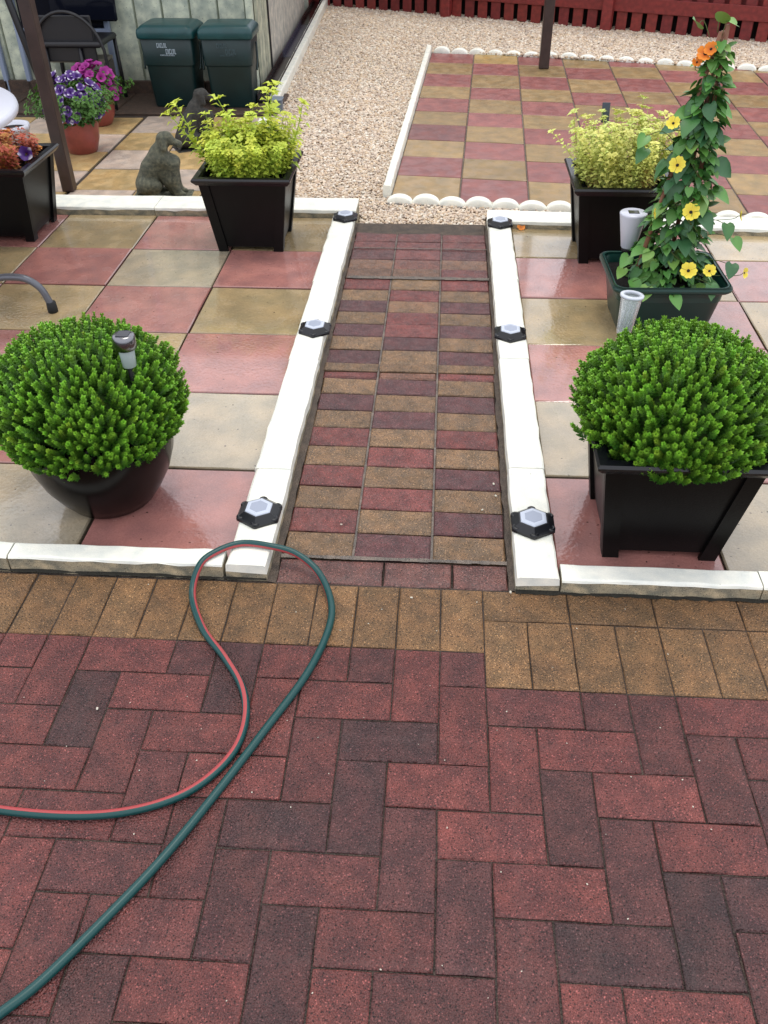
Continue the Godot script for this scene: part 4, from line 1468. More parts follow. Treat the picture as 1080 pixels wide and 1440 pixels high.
func build_foliage_plants() -> void:
	var sy := SLAB_Y + 0.288
	var g0 := Color(0.34, 0.48, 0.05)
	var g1 := Color(0.62, 0.70, 0.08)
	var s1 := []
	for k in 3: s1.append(sprig(120 + k, 0.195, g0, g1, 0.034))
	var a := leafy_plant("lime_foliage_plant", "bushy lime green herb in the black planter left of the gravel", "herb", Vector3(-0.755, sy, -2.42), s1, 290, Vector2(0.148, 0.135), 33, M.soft_leaf, 1.4)
	# the few tall or trailing stems
	for e in [[Vector3(-0.15, 0, 0.0), Vector3(-0.45, 0.9, 0.0), 1.55], [Vector3(-0.13, 0, 0.02), Vector3(-0.5, 0.8, 0.1), 1.5], [Vector3(0.05, 0, -0.03), Vector3(0.12, 1, -0.1), 1.75], [Vector3(0.09, 0, -0.02), Vector3(0.2, 1, 0.0), 1.7], [Vector3(0.12, 0, 0.02), Vector3(0.6, 0.75, 0.0), 1.5], [Vector3(-0.02, 0, -0.02), Vector3(-0.1, 1, -0.1), 1.5]]:
		part("stem", s1[rng.randi() % 3], M.soft_leaf, a, look(e[0], e[1], rng.randf() * TAU, e[2]))
	var y0 := Color(0.52, 0.58, 0.13)
	var y1 := Color(0.72, 0.77, 0.22)
	var s2 := []
	for k in 3: s2.append(sprig(140 + k, 0.285, y0, y1, 0.030))
	s2.append(sprig(147, 0.12, Color(0.50, 0.32, 0.10), Color(0.58, 0.46, 0.14), 0.024))
	var b := leafy_plant("yellow_foliage_plant", "pale yellow-green upright herb in the black planter behind the trough", "herb", Vector3(0.795, sy, -2.345), s2, 280, Vector2(0.152, 0.135), 34, M.soft_leaf, 1.25)
	part("plant_label", box(Vector3(0.032, 0.075, 0.002), 0.0008, Vector3(0, 0, 0)), plain(Color(0.22, 0.25, 0.30), 0.4), b, Transform3D(Basis(Vector3.RIGHT, -0.3), Vector3(-0.07, 0.245, -0.12)))
	part("plant_label_stick", box(Vector3(0.006, 0.22, 0.002), 0.0008, Vector3(0, 0, 0)), M.white_plastic, b, Transform3D(Basis(Vector3.RIGHT, -0.3), Vector3(-0.07, 0.105, -0.0775)))
	# red-leaved bedding at the left edge
	var r0 := Color(0.25, 0.045, 0.025)
	var r1 := Color(0.52, 0.12, 0.07)
	var s3 := []
	for k in 2: s3.append(sprig(160 + k, 0.14, r0, r1, 0.034))
	s3.append(sprig(165, 0.13, Color(0.34, 0.12, 0.03), Color(0.60, 0.26, 0.06), 0.032))
	var c := leafy_plant("red_foliage_plant", "red and orange leaved bedding plant in the planter at the left edge", "bedding plant", Vector3(-1.905, sy, -2.49), s3, 120, Vector2(0.15, 0.14), 35, M.soft_leaf, 1.2)
	var pansy := petunia_flower(3)
	var pz := thing("pansy", "single purple and white pansy in the right corner of the left-edge planter", "flower", Vector3(-1.757, sy, -2.44))
	part("flower", pansy, M.petal, pz, look(Vector3(0.03, 0.075, 0.02), Vector3(0.25, 0.35, 0.9), 0.5, 1.15))
	part("stalk", tube_mesh([Vector3(0, -0.01, 0), Vector3(0.015, 0.04, 0.0), Vector3(0.027, 0.070, 0.012)], 0.002, 5), M.stem, pz)
	var ge := thing("geranium", "scarlet geranium head rising above the red leaves at the left edge", "flower", Vector3(-1.96, sy, -2.60))
	var red := daisy(Color(0.75, 0.02, 0.03), Color(0.5, 0.01, 0.02), 0.018, 5)
	part("stalk", tube_mesh([Vector3(0, -0.02, 0), Vector3(0.01, 0.14, 0), Vector3(0.0, 0.27, 0.0)], 0.003, 5), M.stem, ge)
	for i in 12:
		var n := Vector3(cos(i * 2.4) * 0.8, lerpf(0.9, -0.1, i / 11.0), sin(i * 2.4) * 0.8).normalized()
		part("floret", red, M.petal, ge, look(Vector3(0, 0.30, 0) + n * 0.032, n, i, 1.0))

func petunia_flower(seed_n: int, dark := Color(0.075, 0.02, 0.20), pale := Color(0.80, 0.78, 0.88), star := true) -> ArrayMesh:
	var r := RandomNumberGenerator.new()
	r.seed = seed_n
	var st := begin(false)
	var n := 15
	var rad := 0.026
	var rings := [[], [], []]
	for i in n:
		var a := TAU * i / n
		var lobe := 1.0 + 0.08 * cos(a * 5.0) + r.randf_range(-0.05, 0.05)
		rings[0].append(Vector3(cos(a) * 0.004, -0.022, sin(a) * 0.004))
		rings[1].append(Vector3(cos(a) * rad * 0.55, -0.004, sin(a) * rad * 0.55))
		rings[2].append(Vector3(cos(a) * rad * lobe, 0.002 * cos(a * 5.0), sin(a) * rad * lobe))
	for k in 2:
		for i in n:
			var j := (i + 1) % n
			var white_i: bool = star and cos(TAU * i / n * 2.5) > 0.5
			var white_j: bool = star and cos(TAU * j / n * 2.5) > 0.5
			var ci := pale if white_i and k == 1 else dark
			var cj := pale if white_j and k == 1 else dark
			tric(st, rings[k][i], rings[k][j], rings[k + 1][j], dark, dark, cj, Vector3.UP)
			tric(st, rings[k][i], rings[k + 1][j], rings[k + 1][i], dark, cj, ci, Vector3.UP)
	return done(st)

func petunia_pot(label_pot: String, label_plant: String, at: Vector3, rad: float, hgt: float, n_flowers: int, colour: int, seed_n: int, size := 1.0) -> void:
	var p := thing("flower_pot", label_pot, "flower pot", at)
	part("pot", lathe([[0.0, 0.0], [rad * 0.66, 0.0], [rad * 0.72, 0.006], [rad * 0.92, hgt * 0.35], [rad, hgt * 0.75], [rad * 1.0, hgt * 0.93], [rad * 1.06, hgt * 0.95], [rad * 1.06, hgt], [rad * 0.97, hgt], [rad * 0.93, hgt * 0.85]], 32), M.terracotta, p)
	part("soil", lathe([[rad * 0.95, hgt * 0.88], [0.0, hgt * 0.92]], 20), M.soil, p)
	var r := RandomNumberGenerator.new()
	r.seed = seed_n
	var t := thing("petunia", label_plant, "petunia", at + Vector3(0, hgt * 0.9, 0))
	var lm := sprig(seed_n, 0.15 * size, Color(0.028, 0.085, 0.012), Color(0.075, 0.19, 0.025), 0.036)
	var mm := MultiMesh.new()
	mm.transform_format = MultiMesh.TRANSFORM_3D
	mm.mesh = lm
	mm.instance_count = 60
	for i in 60:
		var a := r.randf() * TAU
		var q := sqrt(r.randf())
		mm.set_instance_transform(i, look(Vector3(cos(a), 0, sin(a)) * rad * 0.8 * q + Vector3(0, -0.02, 0), Vector3(cos(a) * q * 1.0, 0.75, sin(a) * q * 1.0), r.randf() * TAU, r.randf_range(0.7, 1.1)))
	var o := MultiMeshInstance3D.new()
	o.multimesh = mm
	o.material_override = M.soft_leaf
	put(o, "foliage", t)
	o.set_meta("kind", "stuff")
	var fm := []
	for k in 3:
		if colour == 0: fm.append(petunia_flower(seed_n + k))
		else: fm.append(petunia_flower(seed_n + k, Color(0.28, 0.01, 0.20), Color(0.42, 0.03, 0.30), true))
	for i in n_flowers:
		var v := lerpf(-0.15, 0.97, r.randf())
		var a := r.randf() * TAU
		var w := sqrt(1.0 - v * v)
		var n := Vector3(cos(a) * w, v, sin(a) * w)
		var pos := Vector3(n.x * rad * 1.35, 0.05 + n.y * 0.15 * size, n.z * rad * 1.35) * r.randf_range(0.92, 1.08)
		part("flower", fm[i % 3], M.petal, t, look(pos, n + Vector3(0, 0.15, 0.35), r.randf() * TAU, r.randf_range(0.85, 1.2)))

func build_petunias() -> void:
	petunia_pot("pink terracotta plastic pot just behind the brown post", "purple petunias with white stars in the pot behind the brown post", Vector3(-2.075, FAR_Y, -3.91), 0.118, 0.215, 95, 0, 210, 1.25)
	petunia_pot("pink terracotta plastic pot next to the shed wall, behind the other", "magenta petunias in the rear pot next to the shed wall", Vector3(-2.17, FAR_Y, -4.50), 0.118, 0.16, 75, 1, 220, 1.1)

# ------------------------------------------------------------------ bins
func make_bin(label: String, at: Vector3, turn: float, w: float, printed: Material) -> void:
	var t := thing("food_waste_bin", label, "bin", at, turn, "green lidded bins against the shed")
	t.scale = Vector3(1.0, 1.13, 1.0)
	var d := w * 0.86
	var st := begin(false)
	var rings := []
	for e in [[0.385, 0.36, 0.0], [0.395, 0.37, 0.008], [0.435, 0.425, 0.225], [0.438, 0.428, 0.228]]:
		rings.append(rounded_rect(w * e[0], d * e[1], 0.025, e[2]))
	loft(st, rings, true, false)
	part("body", done(st), M.bin_green, t)
	var s2 := begin(false)
	rings = []
	for e in [[0.438, 0.428, 0.226], [0.458, 0.450, 0.229], [0.462, 0.455, 0.236], [0.485, 0.480, 0.395]]:
		rings.append(rounded_rect(w * e[0], d * e[1], 0.027, e[2]))
	loft(s2, rings, false, true)
	part("collar", done(s2), M.bin_green, t)
	var s3 := begin(false)
	rings = []
	for e in [[0.515, 0.515, 0.372], [0.522, 0.522, 0.378], [0.522, 0.522, 0.402], [0.512, 0.512, 0.416], [0.44, 0.43, 0.436], [0.40, 0.39, 0.439]]:
		rings.append(rounded_rect(w * e[0], d * e[1], 0.030, e[2]))
	loft(s3, rings)
	part("lid", done(s3), M.bin_lid, t)
	# carrying handle folded down at the sides and across the back
	var hx := w * 0.52
	part("handle", tube_mesh(smooth_path([Vector3(-hx, 0.34, 0.02), Vector3(-hx - 0.004, 0.25, 0.05), Vector3(-hx + 0.002, 0.20, 0.07)], 4), 0.007, 8), M.bin_green, t)
	part("handle", tube_mesh(smooth_path([Vector3(hx, 0.34, 0.02), Vector3(hx + 0.004, 0.25, 0.05), Vector3(hx - 0.002, 0.20, 0.07)], 4), 0.007, 8), M.bin_green, t)
	# worn two-line print, second line stepped to the right
	var r := RandomNumberGenerator.new()
	r.seed = 9
	var pr := begin()
	var zf := d * 0.478
	for line in [[-0.055, 0.338, 6, 0.024, 0.0115], [0.000, 0.306, 6, 0.027, 0.0118], [-0.040, 0.287, 10, 0.007, 0.0098]]:
		for k in line[2]:
			var x: float = line[0] + line[4] * k
			var y: float = line[1]
			var hh: float = line[3]
			var zz: float = zf - (0.395 - y) * d * 0.155 + 0.0045
			var ww: float = line[4] * 0.26
			add_box(pr, Vector3(x - line[4] * 0.25, y, zz), Vector3(ww, hh, 0.003), 0.0002)
			if k % 2 == 0: add_box(pr, Vector3(x + line[4] * 0.06, y + hh * 0.4, zz + 0.0003), Vector3(line[4] * 0.5, hh * 0.2, 0.003), 0.0002)
			if k % 3 != 1: add_box(pr, Vector3(x + line[4] * 0.06, y - hh * 0.4, zz + 0.0003), Vector3(line[4] * 0.5, hh * 0.2, 0.003), 0.0002)
			if k % 3 == 1: add_box(pr, Vector3(x + line[4] * 0.22, y, zz + 0.0001), Vector3(ww * 0.8, hh * 0.9, 0.003), 0.0002)
	var po := part("printed_marking", done(pr), printed, t)
	po.set_meta("kind", "stuff")

func build_bins() -> void:
	make_bin("dark green lidded food waste bin with bright white print, left of the pair", Vector3(-1.755, FAR_Y + 0.012, -5.00), -0.03, 0.365, M.print_white)
	make_bin("dark green lidded food waste bin with faded print, nearer the shed corner", Vector3(-1.365, FAR_Y + 0.012, -4.985), 0.02, 0.345, M.print_faded)

# ------------------------------------------------------------------ statues: smooth union of tapered capsules, meshed as surface nets
func nets(caps: Array, cell: float, k: float) -> ArrayMesh:
	var lo := Vector3(9, 9, 9)
	var hi := -lo
	for c in caps:
		for e in [[c[0], c[2]], [c[1], c[3]]]:
			lo = lo.min(e[0] - Vector3.ONE * (e[1] + cell * 2))
			hi = hi.max(e[0] + Vector3.ONE * (e[1] + cell * 2))
	var n := Vector3i(((hi - lo) / cell).ceil()) + Vector3i.ONE
	var F := PackedFloat32Array()
	F.resize(n.x * n.y * n.z)
	F.fill(1.0)
	for c in caps:
		var a: Vector3 = c[0]
		var b: Vector3 = c[1]
		var ra: float = c[2]
		var rb: float = c[3]
		var pad: float = max(ra, rb) + k + cell * 2
		var l := Vector3i(((a.min(b) - Vector3.ONE * pad - lo) / cell).floor()).clamp(Vector3i.ZERO, n - Vector3i.ONE)
		var u := Vector3i(((a.max(b) + Vector3.ONE * pad - lo) / cell).ceil()).clamp(Vector3i.ZERO, n - Vector3i.ONE)
		var ab := b - a
		var l2: float = max(ab.length_squared(), 1e-9)
		for z in range(l.z, u.z + 1):
			for y in range(l.y, u.y + 1):
				var row := (z * n.y + y) * n.x
				for x in range(l.x, u.x + 1):
					var p := lo + Vector3(x, y, z) * cell
					var t: float = clampf((p - a).dot(ab) / l2, 0.0, 1.0)
					var d := p.distance_to(a + ab * t) - lerpf(ra, rb, t)
					var o := F[row + x]
					var h: float = max(k - absf(d - o), 0.0) / k
					F[row + x] = minf(d, o) - h * h * k * 0.25
	var id := {}
	var V := []
	var dxyz := [1, n.x, n.x * n.y]
	for z in n.z - 1:
		for y in n.y - 1:
			for x in n.x - 1:
				var i0 := (z * n.y + y) * n.x + x
				var s := 0
				var v := []
				for q in 8:
					var f := F[i0 + (q & 1) + ((q >> 1) & 1) * n.x + (q >> 2) * n.x * n.y]
					v.append(f)
					if f < 0: s += 1
				if s == 0 or s == 8: continue
				var acc := Vector3.ZERO
				var cnt := 0
				for e in [[0, 1], [2, 3], [4, 5], [6, 7], [0, 2], [1, 3], [4, 6], [5, 7], [0, 4], [1, 5], [2, 6], [3, 7]]:
					var fa: float = v[e[0]]
					var fb: float = v[e[1]]
					if (fa < 0) != (fb < 0):
						var t := fa / (fa - fb)
						var pa := Vector3(e[0] & 1, (e[0] >> 1) & 1, e[0] >> 2)
						var pb := Vector3(e[1] & 1, (e[1] >> 1) & 1, e[1] >> 2)
						acc += pa.lerp(pb, t)
						cnt += 1
				id[i0] = V.size()
				V.append(lo + (Vector3(x, y, z) + acc / cnt) * cell)
	var st := begin(false)
	for z in range(1, n.z - 1):
		for y in range(1, n.y - 1):
			for x in range(1, n.x - 1):
				var i0 := (z * n.y + y) * n.x + x
				for ax in 3:
					var i1: int = i0 + dxyz[ax]
					if (F[i0] < 0) == (F[i1] < 0): continue
					var u: int = dxyz[(ax + 1) % 3]
					var w: int = dxyz[(ax + 2) % 3]
					if not (id.has(i0) and id.has(i0 - u) and id.has(i0 - w) and id.has(i0 - u - w)): continue
					var out := Vector3.ZERO
					out[ax] = 1.0 if F[i0] < 0 else -1.0
					quad(st, V[id[i0]], V[id[i0 - u]], V[id[i0 - u - w]], V[id[i0 - w]], out)
	st.index()
	return done(st)

func build_dogs() -> void:
	# sitting dog facing +x, head bent forward; y up from the ground
	var v := func(x, y, z): return Vector3(x, y, z)
	var dog := [
		[v.call(-0.055, 0.055, 0), v.call(-0.020, 0.130, 0), 0.056, 0.050],
		[v.call(-0.020, 0.130, 0), v.call(0.025, 0.200, 0), 0.050, 0.043],
		[v.call(0.025, 0.200, 0), v.call(0.055, 0.255, 0), 0.036, 0.029],
		[v.call(0.058, 0.268, 0), v.call(0.075, 0.272, 0), 0.032, 0.029],
		[v.call(0.085, 0.262, 0), v.call(0.128, 0.240, 0), 0.021, 0.0145],
		[v.call(0.128, 0.243, 0), v.call(0.133, 0.241, 0), 0.0135, 0.012]]
	for s in [-1.0, 1.0]:
		dog.append([v.call(0.035, 0.178, s * 0.026), v.call(0.090, 0.158, s * 0.020), 0.033, 0.029])
		dog.append([v.call(0.086, 0.150, s * 0.022), v.call(0.080, 0.080, s * 0.026), 0.029, 0.026])
		dog.append([v.call(0.080, 0.080, s * 0.026), v.call(0.094, 0.018, s * 0.028), 0.026, 0.021])
		dog.append([v.call(0.094, 0.014, s * 0.028), v.call(0.124, 0.011, s * 0.029), 0.017, 0.013])
		dog.append([v.call(-0.050, 0.060, s * 0.042), v.call(0.000, 0.062, s * 0.052), 0.042, 0.028])
		dog.append([v.call(0.000, 0.060, s * 0.054), v.call(-0.015, 0.014, s * 0.054), 0.020, 0.014])
		dog.append([v.call(-0.020, 0.012, s * 0.054), v.call(0.028, 0.010, s * 0.056), 0.014, 0.012])
		dog.append([v.call(0.052, 0.278, s * 0.028), v.call(0.064, 0.232, s * 0.038), 0.013, 0.015])
	dog.append([v.call(0.020, 0.165, 0.0), v.call(0.058, 0.070, 0.0), 0.046, 0.034])
	dog.append([v.call(0.058, 0.070, 0.0), v.call(0.075, 0.016, 0.0), 0.034, 0.024])
	dog.append([v.call(-0.095, 0.020, 0.0), v.call(-0.110, 0.012, 0.05), 0.013, 0.009])
	var mesh := nets(dog, 0.0062, 0.014)
	var a := thing("dog_statue", "mossy grey stone statue of a sitting dog just behind the white kerb", "statue", Vector3(-1.408, FAR_Y, -3.16), 0.10)
	part("figure", mesh, M.stone, a, Transform3D(Basis.IDENTITY.scaled(Vector3(1.06, 1.06, 1.06)), Vector3.ZERO))
	part("base", box(Vector3(0.30, 0.014, 0.15), 0.005, Vector3(0.02, -0.002, 0)), M.stone, a)
	var b := thing("dog_statue", "dark stone statue of a sitting dog half hidden by the lime foliage", "statue", Vector3(-1.42, FAR_Y, -4.02), 0.55)
	part("figure", nets(dog, 0.0066, 0.014), M.stone_dark, b, Transform3D(Basis.IDENTITY.scaled(Vector3(1.06, 1.06, 1.06)), Vector3.ZERO))
	part("base", box(Vector3(0.24, 0.014, 0.15), 0.005, Vector3(-0.01, -0.002, 0)), M.stone_dark, b)

# ------------------------------------------------------------------ lights
func build_stud_lights() -> void:
	var names := ["hexagonal black solar stud light on the left kerb, nearest the hose loop", "hexagonal black solar stud light halfway along the left kerb", "hexagonal black solar stud light at the far end of the left kerb", "hexagonal black solar stud light on the right kerb, beside the dome shrub's planter", "hexagonal black solar stud light halfway along the right kerb", "hexagonal black solar stud light at the far end of the right kerb"]
	var where := [Vector3(-0.384, 0.0475, -0.415), Vector3(-0.370, 0.0475, -1.478), Vector3(-0.371, 0.0475, -2.60), Vector3(0.336, 0.0475, -0.410), Vector3(0.330, 0.0475, -1.474), Vector3(0.337, 0.0475, -2.55)]
	var t: Node3D
	for i in 6:
		if i > 0:
			copy_of(t, "solar_stud_light", names[i], where[i], rng.randf_range(-0.06, 0.06))
			continue
		t = thing("solar_stud_light", names[0], "solar light", where[0], -0.04, "solar stud lights screwed along the kerbs")
		var sq := 1.0
		var st := begin(true)
		var rings := []
		for e in [[0.0640, 0.0], [0.0640, 0.007], [0.059, 0.011], [0.0425, 0.022], [0.039, 0.0225]]: rings.append(ring(e[0], e[1], 6, Vector3.ZERO, 0.5))
		loft(st, rings, true, false)
		part("housing", done(st), M.light_black, t)
		var ls := begin(true)
		loft(ls, [ring(0.0392, 0.0215, 6, Vector3.ZERO, 0.5), ring(0.037, 0.0250, 6, Vector3.ZERO, 0.5), ring(0.031, 0.0262, 6, Vector3.ZERO, 0.5)], false, true)
		part("lens", done(ls), M.light_lens, t)
		var sc := begin(true)
		loft(sc, [ring(0.0255, 0.0258, 6, Vector3.ZERO, 0.5), ring(0.0245, 0.0269, 6, Vector3.ZERO, 0.5)], false, true)
		part("solar_cell", done(sc), plain(Color(0.60, 0.63, 0.70), 0.22), t)
		var lug := lathe([[0.0125, 0.0], [0.0125, 0.010], [0.010, 0.013], [0.0045, 0.013], [0.004, 0.009], [0.0, 0.009]], 14)
		for k in 6:
			var a := TAU * (k + 0.5) / 6
			part("screw_lug", lug, M.light_black, t, Transform3D(Basis.IDENTITY, Vector3(cos(a) * 0.0505, 0.0, sin(a) * 0.0505)))

func build_stake_lights() -> void:
	# steel garden light in the left dome shrub
	var t := thing("garden_stake_light", "small steel solar light standing in the left dome shrub", "solar light", Vector3(-0.670, 0.424, -0.463))
	part("cap", lathe([[0.0, 0.118], [0.023, 0.118], [0.0265, 0.115], [0.0265, 0.083], [0.023, 0.081], [0.0, 0.081]], 28), M.steel, t)
	part("solar_cell", box(Vector3(0.030, 0.002, 0.030), 0.0006, Vector3(0, 0.1192, 0)), M.solar, t)
	part("lens", lathe([[0.019, 0.081], [0.0165, 0.035], [0.012, 0.032], [0.0, 0.032]], 24), M.frost, t)
	part("spike", tube_mesh([Vector3(0, 0.034, 0), Vector3(0, -0.15, 0)], [0.007, 0.005], 8), M.rubber, t)
	# white tapered light in the trough
	var w := thing("garden_stake_light", "white tapered solar light standing in the green trough", "solar light", Vector3(0.765, SLAB_Y + 0.15, -1.815), 0.0)
	part("shade", lathe([[0.0, 0.078], [0.024, 0.078], [0.027, 0.082], [0.0485, 0.200], [0.049, 0.205], [0.046, 0.208], [0.0, 0.208]], 32), M.white_plastic, w)
	part("solar_cell", box(Vector3(0.038, 0.002, 0.030), 0.0006, Vector3(0, 0.2088, 0)), M.solar, w)
	part("collar", lathe([[0.013, 0.060], [0.0225, 0.062], [0.0225, 0.0775], [0.0, 0.0775]], 20), M.rubber, w)
	part("spike", tube_mesh([Vector3(0, 0.062, 0), Vector3(0.002, -0.08, 0)], [0.006, 0.004], 8), M.grey_tube, w)
	# clear ribbed light leaning between trough and shrub
	var c := thing("garden_stake_light", "clear ribbed solar light leaning in front of the trough, behind the right dome shrub", "solar light", Vector3(0.556, 0.435, -0.735))
	c.rotation = Vector3(-0.05, 0, -0.06)
	part("lens", lathe([[0.0, 0.0], [0.0175, 0.0], [0.019, 0.004], [0.0265, 0.100], [0.0265, 0.104], [0.0235, 0.104], [0.0165, 0.006], [0.0, 0.006]], 28), M.clear, c)
	for k in 10:
		var a := TAU * k / 10
		part("rib", tube_mesh([Vector3(cos(a) * 0.0162, 0.010, sin(a) * 0.0162), Vector3(cos(a) * 0.0185, 0.066, sin(a) * 0.0185)], 0.0016, 5), M.lens_rim, c)
	part("collar", lathe([[0.0215, 0.098], [0.030, 0.100], [0.030, 0.106], [0.0215, 0.108], [0.0215, 0.098]], 28), M.lens_rim, c)
	part("spike", tube_mesh([Vector3(0, 0, 0), Vector3(0.0, -0.14, 0.02)], [0.007, 0.005], 8), M.grey_tube, c)

# ------------------------------------------------------------------ hose
func build_hose() -> void:
	var raw := [Vector3(-0.72, 0.009, 0.96), Vector3(-0.635, 0.009, 0.868), Vector3(-0.587, 0.009, 0.819), Vector3(-0.538, 0.009, 0.765), Vector3(-0.466, 0.009, 0.657), Vector3(-0.396, 0.009, 0.541), Vector3(-0.323, 0.009, 0.392), Vector3(-0.262, 0.009, 0.256), Vector3(-0.194, 0.009, 0.099), Vector3(-0.161, 0.009, -0.032), Vector3(-0.162, 0.012, -0.126), Vector3(-0.202, 0.023, -0.219), Vector3(-0.264, 0.043, -0.266), Vector3(-0.332, 0.0565, -0.277), Vector3(-0.406, 0.0565, -0.284), Vector3(-0.463, 0.0565, -0.249), Vector3(-0.497, 0.048, -0.205), Vector3(-0.503, 0.015, -0.132), Vector3(-0.453, 0.009, -0.027), Vector3(-0.384, 0.009, 0.057), Vector3(-0.330, 0.009, 0.137), Vector3(-0.306, 0.009, 0.213), Vector3(-0.310, 0.009, 0.294), Vector3(-0.344, 0.009, 0.362), Vector3(-0.401, 0.009, 0.416), Vector3(-0.489, 0.009, 0.453), Vector3(-0.595, 0.009, 0.468), Vector3(-0.736, 0.009, 0.464), Vector3(-0.859, 0.009, 0.442), Vector3(-1.0, 0.009, 0.40)]
	var pts := smooth_path(raw, 7)
	var t := thing("garden_hose", "dark green garden hose with a red stripe looped over the paving and kerb", "hose")
	part("tube", tube_mesh(pts, 0.0086, 14), M.hose, t)
	# stripe: a thin band that winds slowly round the hose
	var keys := [[0.0, 2.6], [0.25, 2.6], [0.34, 1.75], [0.46, 1.7], [0.53, 1.5], [0.60, 0.9], [0.67, 0.2], [0.73, -0.25], [1.0, -0.3]]
	var st := begin(false)
	var prev := []
	for i in pts.size():
		var f := float(i) / (pts.size() - 1)
		var ang := 0.0
		for k in keys.size() - 1:
			if f >= keys[k][0] and f <= keys[k + 1][0]:
				ang = lerpf(keys[k][1], keys[k + 1][1], smoothstep(keys[k][0], keys[k + 1][0], f))
		var a: Vector3 = pts[max(i - 1, 0)]
		var b: Vector3 = pts[min(i + 1, pts.size() - 1)]
		var tn := (b - a).normalized()
		var left := Vector3.UP.cross(tn).normalized()
		var up := tn.cross(left)
		var row := []
		for k in 6:
			var g := ang + (k / 5.0 - 0.5) * 0.95
			row.append(pts[i] + (up * cos(g) + left * sin(g)) * 0.0089)
		if prev:
			for k in 5:
				quad(st, prev[k], prev[k + 1], row[k + 1], row[k], (prev[k] + row[k + 1]) * 0.5 - (pts[i] + pts[i - 1]) * 0.5)
		prev = row
	part("stripe", done(st), M.hose_stripe, t)

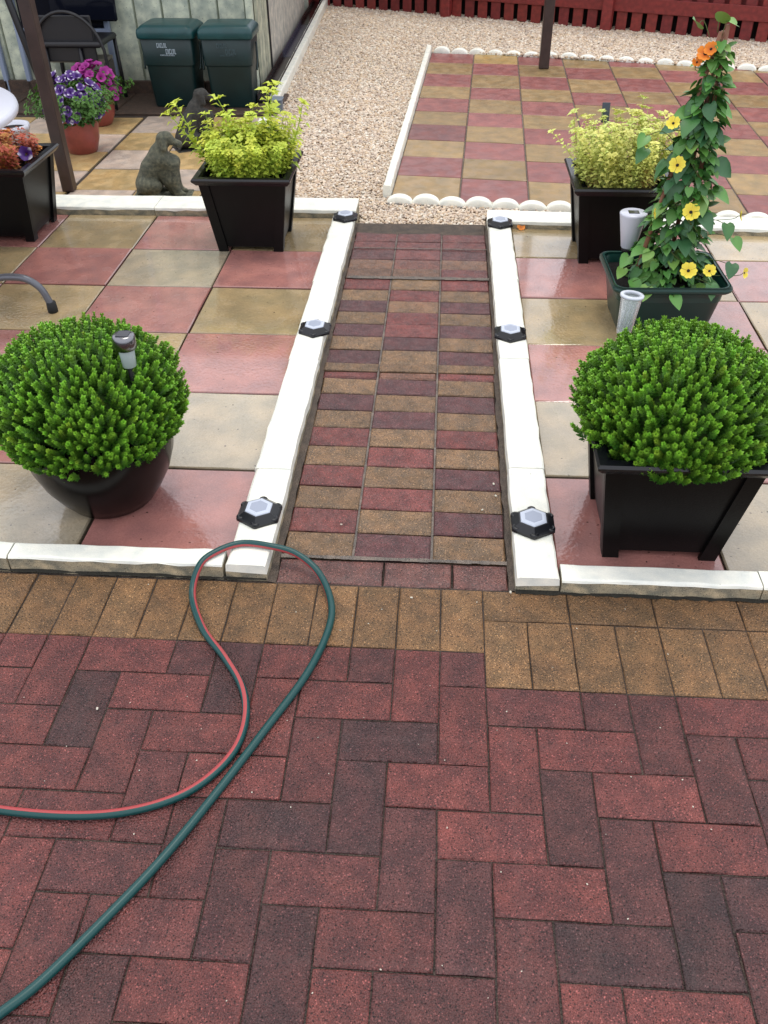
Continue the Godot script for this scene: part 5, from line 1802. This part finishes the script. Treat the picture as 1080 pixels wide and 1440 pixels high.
# ------------------------------------------------------------------ furniture at the left edge
func build_furniture() -> void:
	# white-topped table, mostly out of frame; one bent grey leg shows
	var t := thing("garden_table", "white topped garden table on bent grey tube legs at the left edge", "table", Vector3(-1.413, SLAB_Y, -1.655))
	var top := begin(false)
	var rings := []
	for e in [[0.585, 0.0], [0.600, 0.006], [0.603, 0.018], [0.600, 0.031], [0.588, 0.037]]: rings.append(ring(e[0], e[1], 64))
	loft(top, rings)
	part("table_top", done(top), M.white_plastic, t, Transform3D(Basis.IDENTITY, Vector3(-0.640, 0.645, -0.095)))
	for k in 4:
		var turn := Basis(Vector3.UP, PI / 2 * k)
		var c := Vector3(-0.62, 0, 0.0)
		var pts := []
		for p in [Vector3(0.62, 0.012, 0), Vector3(0.612, 0.05, 0), Vector3(0.592, 0.098, 0), Vector3(0.545, 0.132, 0), Vector3(0.48, 0.138, 0), Vector3(0.40, 0.130, 0), Vector3(0.12, 0.118, 0), Vector3(0.05, 0.16, 0), Vector3(0.045, 0.3, 0), Vector3(0.045, 0.638, 0)]: pts.append(c + turn * p)
		part("leg", tube_mesh(smooth_path(pts, 5), 0.0135, 10), M.grey_tube, t)
		var f := lathe([[0.0, 0.0], [0.019, 0.0], [0.0195, 0.010], [0.0175, 0.04], [0.0, 0.04]], 14)
		part("foot_cap", f, M.rubber, t, Transform3D(Basis.IDENTITY, c + turn * Vector3(0.62, 0, 0)))
	# dark chair in front of the shed
	var ch := thing("garden_chair", "black metal garden chair with a rounded arm hoop against the shed", "chair", Vector3(-2.40, FAR_Y, -4.93))
	part("seat", box(Vector3(0.44, 0.035, 0.36), 0.012, Vector3(0, 0.40, -0.06)), M.dark_metal, ch)
	part("backrest", box(Vector3(0.46, 0.46, 0.025), 0.01, Vector3(0, 0.72, -0.25)), M.glass_dark, ch, Transform3D(Basis(Vector3.RIGHT, -0.06), Vector3.ZERO))
	part("side_panel", box(Vector3(0.42, 0.27, 0.02), 0.006, Vector3(-0.04, 0.43, 0.07)), M.dark_metal, ch)
	var hoop := []
	for i in 15:
		var a := PI * i / 14
		hoop.append(Vector3(cos(a) * 0.235, 0.32 + sin(a) * 0.27, 0.10))
	hoop.push_front(Vector3(0.245, 0.0, 0.10))
	hoop.append(Vector3(-0.245, 0.0, 0.10))
	part("arm_hoop", tube_mesh(smooth_path(hoop, 3), 0.011, 8), M.dark_metal, ch)
	for e in [[0.07, 0.095], [-0.16, 0.095], [0.2, -0.23], [-0.2, -0.23]]:
		part("leg", tube_mesh([Vector3(e[0], 0.39, e[1]), Vector3(e[0] * 1.06, 0.0, e[1])], 0.013, 8), M.dark_metal, ch)
	# low slatted shelf with two little pots behind the petunias
	var sh := thing("low_shelf", "low pale timber shelf under the black chair by the shed", "shelf", Vector3(-2.50, FAR_Y, -5.13))
	part("shelf_board", box(Vector3(0.50, 0.022, 0.16), 0.004, Vector3(0, 0.26, 0)), textured(Color(0.55, 0.53, 0.48), null, 1.0, 0.7), sh)
	part("shelf_board", box(Vector3(0.50, 0.022, 0.16), 0.004, Vector3(0, 0.10, 0)), plain(Color(0.45, 0.44, 0.46), 0.7), sh)
	for s in [-1, 1]: part("side_board", box(Vector3(0.02, 0.24, 0.16), 0.003, Vector3(s * 0.24, 0.125, 0)), plain(Color(0.40, 0.38, 0.36), 0.7), sh)
	for e in [[-0.07, Color(0.75, 0.50, 0.10), "little yellow pot on the low shelf"], [0.03, Color(0.72, 0.38, 0.30), "little salmon pink pot on the low shelf"]]:
		var p := thing("small_pot", e[2], "pot", Vector3(-2.40 + e[0], FAR_Y + 0.271, -5.10))
		part("pot", lathe([[0.0, 0.0], [0.024, 0.0], [0.033, 0.05], [0.035, 0.05], [0.035, 0.058], [0.030, 0.058], [0.026, 0.02]], 16), plain(e[1], 0.5), p)
		part("soil", lathe([[0.030, 0.046], [0.0, 0.048]], 12), M.soil, p)
	# dark pole leaning on the shed
	var lp := thing("leaning_pole", "dark metal pole leaning against the shed at the top left", "pole", Vector3(-2.55, FAR_Y, -4.66))
	part("shaft", tube_mesh([Vector3(0.04, 0.0, 0.04), Vector3(-0.62, 1.95, -0.60)], 0.022, 10), M.dark_metal, lp)
	# small white pot behind the red leaves
	var wp := thing("white_pot", "small white pot behind the red leaves at the left edge", "pot", Vector3(-2.30, FAR_Y, -3.55))
	part("pot", lathe([[0.0, 0.0], [0.06, 0.0], [0.085, 0.22], [0.092, 0.22], [0.092, 0.245], [0.082, 0.245], [0.07, 0.15]], 24), M.white_plastic, wp)
	part("soil", lathe([[0.080, 0.222], [0.0, 0.23]], 16), M.soil, wp)

func build_bits() -> void:
	# fallen orange flower by the far right stud light
	var d := daisy(Color(0.80, 0.26, 0.02), Color(0.55, 0.13, 0.01), 0.020, 12)
	var f := part("fallen_flower", d, M.petal, self, look(Vector3(0.437, SLAB_Y + 0.010, -2.588), Vector3(0.1, 0.8, 0.5), 0.4, 1.0))
	tag(f, "fallen orange flower on the slab against the far right kerb", "flower")
	# scattered grit and a few pale crumbs on the paving
	var st := begin()
	var spots := [Vector2(-0.170, -0.437), Vector2(0.246, -0.640), Vector2(0.250, -0.585), Vector2(0.211, -0.520), Vector2(0.272, -0.198), Vector2(0.03, -0.166), Vector2(-0.17, 0.93), Vector2(-0.63, 0.21)]
	for i in 90: spots.append(Vector2(rng.randf_range(-1.1, 1.1), rng.randf_range(-0.2, 0.95)))
	for i in spots.size():
		var s := rng.randf_range(0.0025, 0.0045) if i < 8 else rng.randf_range(0.0008, 0.0018)
		var p: Vector2 = spots[i]
		add_box(st, Vector3.ZERO, Vector3(s * 2, s, s * 1.3), s * 0.3, Transform3D(Basis(Vector3.UP, rng.randf() * TAU), Vector3(p.x, 0.0015 + s * 0.5, p.y)))
	var g := part("grit", done(st), plain(Color(0.78, 0.76, 0.70), 0.7), self)
	tag(g, "pale grit and crumbs scattered over the bricks", "", "", "stuff")
